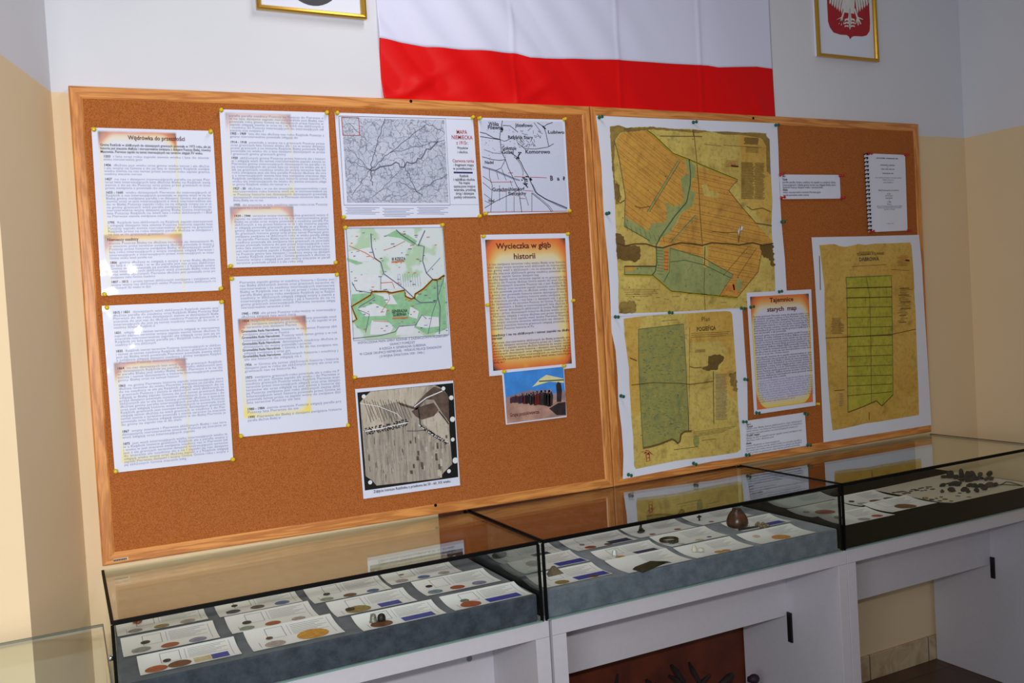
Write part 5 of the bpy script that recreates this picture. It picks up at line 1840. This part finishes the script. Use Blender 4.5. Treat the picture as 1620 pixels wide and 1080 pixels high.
for nm, c, rg, mt in (('coin_dark', (62, 54, 46), .5, .3), ('coin_black', (30, 28, 27), .5, .2), ('coin_brown', (112, 84, 58), .5, .4), ('coin_grey', (130, 130, 120), .45, .4), ('bronze', (58, 54, 34), .5, .4), ('amber', (150, 84, 40), .45, 0)):
    M[nm] = plain(nm + '_metal', c, rg, var=.35, scale=300, metal=mt)
GA = 'cards with coins in the left case'
GB = 'cards with finds in the middle case'
GC = 'cards in the black-lined case'
W_, D_ = .210, .116
card('display_card', .534, -.110, W_, .112, 'white card at the back left corner of the left case, brown lump on it', [('grey', 245, 378, .015), ('olive', 480, 340, .016), ('pinkg', 712, 298, .016)], GA, z1)
card('display_card', .538, -.272, W_, .120, 'white card, second from the back in the leftmost column of coin cards', [('grey', 300, 545, .019), ('rustc', 555, 503, .018), ('lav', 800, 455, .018)], GA, z1)
card('display_card', .563, -.414, W_, .108, 'front left coin card with two brown ovals and a blue picture', [('rustc', 435, 722, .021), ('umber', 645, 683, .022), ('cream', 778, 668, (935, 625)), ('blue', 935, 635, (1080, 588))], GA, z1)
card('display_card', .771, -.117, W_, .114, 'white card, back row second column, with navy, maroon and blue prints', [('navy', 218, 432, .016), ('plumc', 433, 390, .016), ('sky', 650, 353, .017)], GA, z2)
card('display_card', .777, -.266, W_, .120, 'white card, middle row second column, with a green, an orange and a grey print', [('sage', 340, 578, .016), ('rustc', 570, 535, .017), ('pinkg', 795, 493, .015)], GA, z2)
card('display_card', .798, -.417, W_, .132, 'front row coin card with one large golden oval', [('pinkg', 592, 717, .021), ('goldc', 955, 665, .033)], GA, z2)
card('display_card', 1.002, -.160, W_, .128, 'white card, back row third column, with green, brown and pale blue prints', [('sage', 1045, 323, .016), ('umber', 1252, 287, .016), ('sky', 1455, 248, .015)], GA, z2)
card('display_card', 1.022, -.302, W_, .110, 'white card, middle row third column, olive disc and a narrow blue picture', [('olive', 60, 522, .028), ('blue', 235, 490, (415, 450))], GA, z3)
card('display_card', 1.046, -.440, W_, .104, 'front row card carrying two small thimble-like finds', [('umber', 255, 645, .024), ('blue', 440, 612, (700, 550))], GA, z3)
card('display_card', 1.222, -.132, W_, .112, 'white card at the back right of the left case, blue and pink discs', [('pinkg', 410, 262, .016), ('sky', 597, 229, .016), ('pinkg', 768, 193, .015)], GA, z3)
card('display_card', 1.266, -.283, .216, .122, 'white card, middle row right column, with teal, rust and lavender discs', [('teal', 695, 355, .018), ('rustc', 885, 317, .018), ('lav', 1070, 280, .018)], GA, z3)
card('display_card', 1.280, -.437, .215, .106, 'front right coin card with a grey coin and a long blue picture', [('rustc', 1025, 478, .024), ('blue', 1155, 443, (1420, 378))], GA, z3)

card('display_card', 1.556, -.140, W_, .112, 'card at the back left of the middle case under a dark stone', [('navy', 340, 265, (470, 232))], GB, z4)
card('display_card', 1.562, -.268, W_, .116, 'card second row left in the middle case, brown stone at its right', [('grey', 345, 335, .02), ('blue', 560, 350, (800, 305))], GB, z4)
card('display_card', 1.544, -.415, W_, .110, 'front left card of the middle case with a small blue picture', [('olive', 590, 490, .018), ('blue', 720, 468, (985, 410)), ('umber', 860, 440, .012)], GB, z4)
card('display_card', 1.798, -.160, .216, .118, 'back row card of the middle case with a small holed disc', [('rustc', 835, 193, .016), ('umber', 1010, 175, .012), ('navy', 1060, 178, (1200, 130))], GB, z4)
card('display_card', 1.809, -.302, W_, .092, 'card under the tiny clear crystal in the middle case', [('goldc', 1100, 280, .013), ('navy', 1230, 248, (1430, 215))], GB, z4)
card('display_card', 1.790, -.440, .212, .122, 'large front card under the flat dark blade', [], GB, z4, box=False)
card('display_card', 2.030, -.152, .216, .126, 'back row card under a small dark figurine', [('rustc', 265, 330, .009), ('rustc', 465, 290, .010)], GB, z5, box=False)
card('display_card', 2.040, -.297, .215, .116, 'card under the dark bracelet ring', [('cream', 500, 408, .009), ('cream', 650, 378, .012), ('umber', 720, 350, .007)], GB, z5, box=False)
card('display_card', 2.020, -.440, W_, .110, 'front card with two small white shells', [('goldc', 800, 470, .013), ('goldc', 870, 465, .012)], GB, z5, box=False)
card('display_card', 2.276, -.148, .214, .120, 'back row card behind the brown clay vessel, small dark cross on it', [('rustc', 735, 228, .008)], GB, z5, box=False)
card('display_card', 2.318, -.292, .205, .108, 'card under the brown clay vessel', [('blue', 1190, 262, (1320, 228))], GB, z5, box=False)
card('display_card', 2.258, -.440, .218, .112, 'front right card of the middle case with an orange oval', [('peach', 1097, 350, .011), ('goldc', 1335, 362, .026)], GB, z5, box=False)

card('display_card', 2.640, -.150, .25, .10, 'narrow-looking card at the very back left of the black-lined case', [], GC, z6, box=False)
card('display_card', 2.605, -.296, .225, .118, 'card with a bright rust oval at the left of the black-lined case', [('sage', 322, 348, .010), ('rustc', 535, 355, .030)], GC, z6, box=False)
card('display_card', 2.842, -.280, .205, .130, 'card with three brown discs behind the front cards of the black-lined case', [('pinkg', 850, 272, .018), ('umber', 960, 245, .020), ('umber', 1080, 222, .018)], GC, z6, box=False)
card('display_card', 2.606, -.436, .216, .118, 'front left card of the black-lined case with green and grey discs', [('sage', 620, 402, .014), ('pinkg', 850, 412, .018), ('rustc', 970, 380, .016)], GC, z6, box=False)
card('display_card', 2.836, -.414, .214, .124, 'front card of the black-lined case with one long brown oval', [('umber', 1290, 305, .032)], GC, z6, zo=.0015)
M['sheet_cream'] = plain('cream_paper', (206, 200, 184), .5, var=.04, scale=6)
mb = MB()
fl_ = [(3.075, -.405), (3.10, -.437), (3.54, -.437), (3.545, -.105), (3.075, -.125)]
mb.add([(a_, b_, ZF + .0022) for a_, b_ in fl_] + [(a_, b_, ZF + .0006) for a_, b_ in fl_], [(0, 1, 2, 3, 4), (9, 8, 7, 6, 5)] + [(i, 5 + i, 5 + (i + 1) % 5, (i + 1) % 5) for i in range(5)])
tag(mb.build('paper_sheet', 'sheet_cream', loc=(3.3, -.27, ZF)), 'large cream paper sheet under the heap of dark relics', 'paper')

# coins and small finds
for zc_, x, y, lb, c, r_ in ((z1, 335, 474, 'dark coin on the second card of the leftmost column', 'coin_dark', .0105), (z1, 525, 634, 'dark coin on the front left card', 'coin_dark', .0085),
                             (z2, 228, 376, 'small black coin on the back card with navy and maroon prints', 'coin_black', .0080), (z2, 338, 523, 'dark coin on the card with the orange print, middle row', 'coin_dark', .0110),
                             (z2, 537, 661, 'small brown coin on the card with the golden oval', 'coin_brown', .0080), (z2, 1043, 273, 'dark coin on the back row card, third column', 'coin_dark', .0092),
                             (z2, 1250, 405, 'large dark coin on the card with the olive disc', 'coin_dark', .0120), (z3, 402, 205, 'reddish-brown coin on the back right card', 'coin_brown', .0080),
                             (z3, 640, 305, 'black coin on the card with teal, rust and lavender discs', 'coin_black', .0095), (z3, 945, 427, 'grey coin on the front right card of the left case', 'coin_grey', .0115)):
    coin(zc_, x, y, lb, c, r_)
coin(z4, 760, 166, 'small holed metal disc in the back row of the middle case', 'coin_grey', .0080, hole=True)
coin(z6, 735, 245, 'black coin on the card with three brown discs', 'coin_black', .0095)


def find(name, label, cat, mb, mat, at, group='small finds in the middle case', zo=.0025, smooth=True):
    mb.v = [(q_[0] + at[0], q_[1] + at[1], q_[2] + ZF + zo) for q_ in mb.v]
    return tag(mb.build(name, mat, loc=(at[0], at[1], ZF + zo), smooth=smooth), label, cat, group)


def at(zc_, x, y, dz=.003):
    return on_z(*zc_(x, y), ZF + dz)


mb = MB()
for k in range(5):
    mb.blob((.006 * math.cos(k * 1.3), .005 * math.sin(k * 1.3), .005 + .004 * (k % 2)), (.005, .005, .005), k, .3)
find('bead_lump', 'knobbly rust-brown lump on the back left coin card', 'bead', mb, 'amber', at(z1, 265, 310), 'small finds in the left case')
mb = MB().lathe([(.0098, 0), (.0098, .002), (.0085, .003), (.0078, .010), (.0062, .0175), (.003, .019)], (0, 0, 0), 'z', 18)
find('thimble', 'small grey thimble standing on a front row card', 'thimble', mb, 'coin_grey', at(z3, 166, 610), 'small finds in the left case')
mb = MB().lathe([(.0095, 0), (.0102, .003), (.0098, .009), (.0078, .014), (.004, .0165)], (0, 0, 0), 'z', 18)
mb.v = [(q_[0], q_[1] * .9, q_[2]) for q_ in mb.v]
find('thimble', 'small black thimble beside the grey one', 'thimble', mb, 'coin_black', at(z3, 236, 598), 'small finds in the left case')
M['stone_grey'] = plain('grey_stone', (92, 92, 90), .7, var=.3, scale=200)
M['stone_brown'] = plain('brown_stone', (104, 92, 70), .7, var=.3, scale=200)
M['crystal'] = plain('pale_crystal', (186, 192, 190), .15, var=.1)
M['shell'] = plain('white_shell', (206, 200, 186), .4, var=.08)
M['knob_brown'] = plain('brown_knob', (122, 98, 74), .6, var=.3, scale=200)
find('stone', 'dark grey stone at the back left of the middle case', 'stone', MB().blob((0, 0, .008), (.022, .012, .009), 2, .3), 'stone_grey', at(z4, 60, 275))
mb = MB()
mb.add([(-.026, -.012, 0), (.026, -.010, 0), (.022, .012, 0), (-.024, .010, 0), (-.006, 0, .026), (.004, .003, .024)], [(0, 1, 5, 4), (1, 2, 5), (2, 3, 4, 5), (3, 0, 4), (3, 2, 1, 0)])
find('stone', 'wedge-shaped brown stone behind the black case edge in the middle case', 'stone', mb, 'stone_brown', at(z4, 525, 425), smooth=False)
find('crystal', 'tiny clear crystal on a card in the middle case', 'crystal', MB().lathe([(.008, 0), (.0095, .004), (.0075, .014), (.003, .018)], (0, 0, 0), 'z', 7), 'crystal', at(z4, 1040, 262), smooth=False)
# flat blade with a raised rib, long point to the right
a_, b2, c_, d_ = (at(z4, 1210, 380, .006), at(z4, 1370, 318, .006), at(z4, 1500, 325, .006), at(z4, 1300, 410, .006))
tp = at(z4, 1552, 322, .006)
ce = (a_ + b2 + c_ + d_) / 4
mb = MB()
out2 = [a_, d_, (d_ + c_) / 2 + (c_ - d_) * .1, c_, tp, tp + np.array([-.002, .004, 0]), b2]
n_ = len(out2)
vv = [tuple(np.array(q_) - ce) for q_ in out2]
mb.add([(q_[0], q_[1], .001) for q_ in vv] + [(q_[0] * .8, q_[1] * .8, .007) for q_ in vv] + [(0, 0, .009)],
       [(i, (i + 1) % n_, n_ + (i + 1) % n_, n_ + i) for i in range(n_)] + [(n_ + i, n_ + (i + 1) % n_, 2 * n_) for i in range(n_)] + [tuple(range(n_ - 1, -1, -1))])
find('blade', 'flat dark olive blade lying on the large front card', 'blade', mb, 'bronze', ce + np.array([0, .012, 0]), smooth=False)
mb = MB().blob((0, 0, .004), (.013, .008, .004), 4, .3).blob((0, 0, .013), (.005, .004, .008), 5, .2).blob((.001, 0, .022), (.004, .004, .004), 6, .1).tube([(-.007, 0, .010), (0, 0, .015), (.008, 0, .010)], .002, 6)
find('figurine', 'small dark bronze figurine standing on a back row card', 'figurine', mb, 'bronze', at(z5, 172, 312))
mb = MB().tube([(.027 * math.cos(a), .022 * math.sin(a), .006) for a in [i * math.pi / 16 for i in range(32)]], .0042, 8, closed=True)
for k in range(4):
    mb.blob((-.012 + .007 * k, -.024 - .004 * (k % 2), .005), (.0055, .0045, .0045), k, .3)
find('bracelet', 'dark bronze ring bracelet with a knotted clasp', 'bracelet', mb, 'bronze', at(z5, 397, 385))
find('shell', 'taller white shell of the pair on a front card', 'shell', MB().lathe([(.006, 0), (.009, .006), (.0065, .013), (.003, .019), (.001, .021)], (0, 0, 0), 'z', 12), 'shell', at(z5, 600, 468))
find('shell', 'rounder white shell of the pair on a front card', 'shell', MB().blob((0, 0, .006), (.009, .008, .0065), 3, .2), 'shell', at(z5, 655, 468))
mb = MB().box(-.002, .002, -.002, .002, 0, .018).box(-.008, .008, -.002, .002, .011, .015)
find('cross', 'tiny dark metal cross on a back row card', 'cross', mb, 'coin_black', at(z5, 640, 218), smooth=False)


def clay_fn(nt, b):
    v, x, y, zc = coords(nt)
    n = noise(nt, v, 50, 4)
    link(nt, mix(nt, n.ss(.35, .7), hx((44, 26, 16)), hx((96, 52, 28))), b.inputs['Base Color'])


M['clay'] = material('brown_glazed_clay', rough=.3, fn=clay_fn)
vp = at(z5, 946, 268)
mb = MB().lathe([(.024, 0), (.0315, .004), (.0345, .013), (.0335, .024), (.028, .037), (.021, .048), (.0155, .053), (.0145, .0565), (.0150, .0585), (.0130, .0588), (.0120, .054), (.011, .048)], (0, 0, 0), 'z', 28)
find('clay_vessel', 'small pear-shaped brown clay vessel standing in the middle case', 'vessel', mb, 'clay', vp)
p0, p1 = at(z5, 955, 298), at(z5, 1108, 272)
mid = (p0 + p1) / 2
find('rod', 'thin black rod lying in front of the clay vessel', 'rod', MB().tube([tuple(p0 - mid + (0, 0, .003)), tuple(p1 - mid + (0, 0, .003))], .0032, 8), 'coin_black', mid)
for k, (x, y) in enumerate(((1100, 262), (1125, 268), (1150, 262), (1140, 278), (1175, 268), (1190, 278), (1165, 284), (1112, 255))):
    find('knob', 'small brown knobs clustered right of the clay vessel', 'knob', MB().blob((0, 0, .004 + .002 * (k % 3)), (.0052, .005, .005), k, .3), 'knob_brown', at(z5, x, y), 'brown knobs beside the clay vessel')

# the heap on the cream sheet
GR = 'relics on the cream sheet'
rr = random.Random(4)
M['relic'] = plain('rusted_iron', (24, 20, 18), .8, var=.4, scale=150)
M['relic_brown'] = plain('rusty_brown_iron', (66, 48, 34), .8, var=.4, scale=150)
k = 0
for i in range(26):
    t = i / 25
    x, y = 1125 + 350 * t + rr.uniform(-12, 12), 176 - 58 * t + rr.choice([-10, 2, 14])
    coin(z6, x, y, 'tiny dark coins strewn in a band on the cream sheet, left of the heap', rr.choice(['coin_dark', 'coin_black', 'relic_brown']), rr.uniform(.0055, .0075), .0016, group='strewn small coins')
for x, y, r_, c, lb in ((850, 470, .0085, 'coin_grey', 'flat greenish coin in front of the heap'), (700, 507, .009, 'coin_brown', 'brown coin near the front edge of the cream sheet'), (870, 437, .006, 'coin_dark', 'small coin behind the greenish coin'),
                        (655, 482, .0055, 'coin_dark', 'tiny coin behind the brown coin'), (980, 482, .008, 'coin_grey', 'pale coin at the front right of the loose coins'), (545, 512, .009, 'coin_black', 'black coin right of the golden button'),
                        (640, 528, .007, 'coin_dark', 'dull coin at the front edge, left of the pair'), (772, 530, .0065, 'coin_brown', 'small brown coin at the very front edge'), (600, 498, .005, 'coin_dark', 'tiny dark coin just right of the black one')):
    coin(z7c, x, y, lb, c, r_, group='loose coins by the heap')
M['gilt'] = material('gilt_button', hx((200, 140, 50)), .25, metal=.9)
coin(z7c, 470, 490, 'shiny golden button on the cream sheet', 'gilt', .0095, .004, name='button', group='loose coins by the heap')
RL = [  # x, y (crop px), half sizes, label
    (700, 262, (.020, .012, .007), 'flat dark fragment at the left tip of the heap'), (765, 262, (.013, .012, .022), 'tall dark lump standing at the back left of the heap'),
    (830, 272, (.016, .012, .012), 'dark lump right of the tall back lump'), (902, 268, (.008, .009, .026), 'narrow upright dark piece in the back of the heap'),
    (960, 270, (.018, .013, .018), 'broad dark lump in the back middle of the heap'), (1020, 265, (.017, .013, .018), 'broad dark lump right of the back middle'),
    (900, 300, (.020, .011, .009), 'low dark lump below the narrow upright piece'), (1000, 300, (.022, .011, .009), 'low dark lump under the broad pair'),
    (1075, 285, (.014, .011, .011), 'dark lump closing the back row on the right'), (1100, 240, (.010, .009, .010), 'grey-brown knob behind the back row'),
    (1207, 245, (.011, .010, .012), 'round dark knob standing apart at the far right'), (1240, 288, (.011, .010, .009), 'brown knob just in front of the round far right one'),
    (1190, 292, (.009, .008, .008), 'small knob left of the brown far right one'), (1135, 278, (.009, .008, .007), 'small piece between back row and far right knobs'),
    (670, 362, (.013, .010, .008), 'dark lump at the left end of the front row'), (790, 350, (.028, .012, .010), 'long dark block in the front row'),
    (860, 352, (.014, .011, .010), 'dark piece at the right end of the long block'), (780, 425, (.013, .011, .010), 'dark lump below the long block'),
    (670, 432, (.007, .007, .008), 'small olive piece below the left end'), (935, 410, (.018, .011, .010), 'slanting dark lump in the front middle'), (965, 435, (.010, .008, .007), 'dark tip below the slanting lump'),
    (980, 362, (.016, .010, .008), 'dark lump at the left of the chain-like row'), (1045, 372, (.015, .011, .010), 'second lump of the chain-like row'), (1068, 430, (.010, .011, .011), 'dark peg hanging below the chain-like row'),
    (1115, 372, (.014, .010, .009), 'third lump of the chain-like row'), (1162, 408, (.010, .010, .009), 'dark peg right of the lower one'), (1190, 365, (.016, .010, .008), 'fourth lump of the chain-like row'),
    (1240, 370, (.016, .012, .011), 'large brown-black lump near the wire pin'), (1285, 355, (.015, .011, .010), 'rightmost lump of the heap beside the wire pin')]
for i, (x, y, r_, lb) in enumerate(RL):
    r_ = (r_[0] * 1.0, r_[1] * .85, r_[2] * .8)
    mb = MB().blob((0, 0, r_[2] * .85), (r_[0] * .75, r_[1] * .7, r_[2] * .8), i, .7, sub=2)
    for k in range(4):
        a_ = rr.uniform(0, 6.28)
        mb.blob((math.cos(a_) * r_[0] * .6, math.sin(a_) * r_[1] * .4, r_[2] * rr.uniform(.35, 1.2)), (r_[0] * .42, r_[1] * .38, r_[2] * .35), i * 7 + k, .8, sub=1)
    find('iron_relic', lb, 'relic', mb, 'relic_brown' if i in (9, 11, 12, 18, 27) else 'relic', at(z7c, x, y), GR, smooth=False)
wp = [(1320, 350), (1370, 335), (1410, 312), (1460, 315), (1530, 335), (1600, 356), (1560, 352), (1480, 348), (1400, 345), (1330, 345)]
P = [at(z7c, x, y, .004) for x, y in wp]
ce = sum(P) / len(P)
find('wire_pin', 'bent wire pin at the right of the heap', 'pin', MB().tube([tuple(q_ - ce + (0, 0, .0025)) for q_ in P], .0016, 6), 'relic_brown', ce, GR)
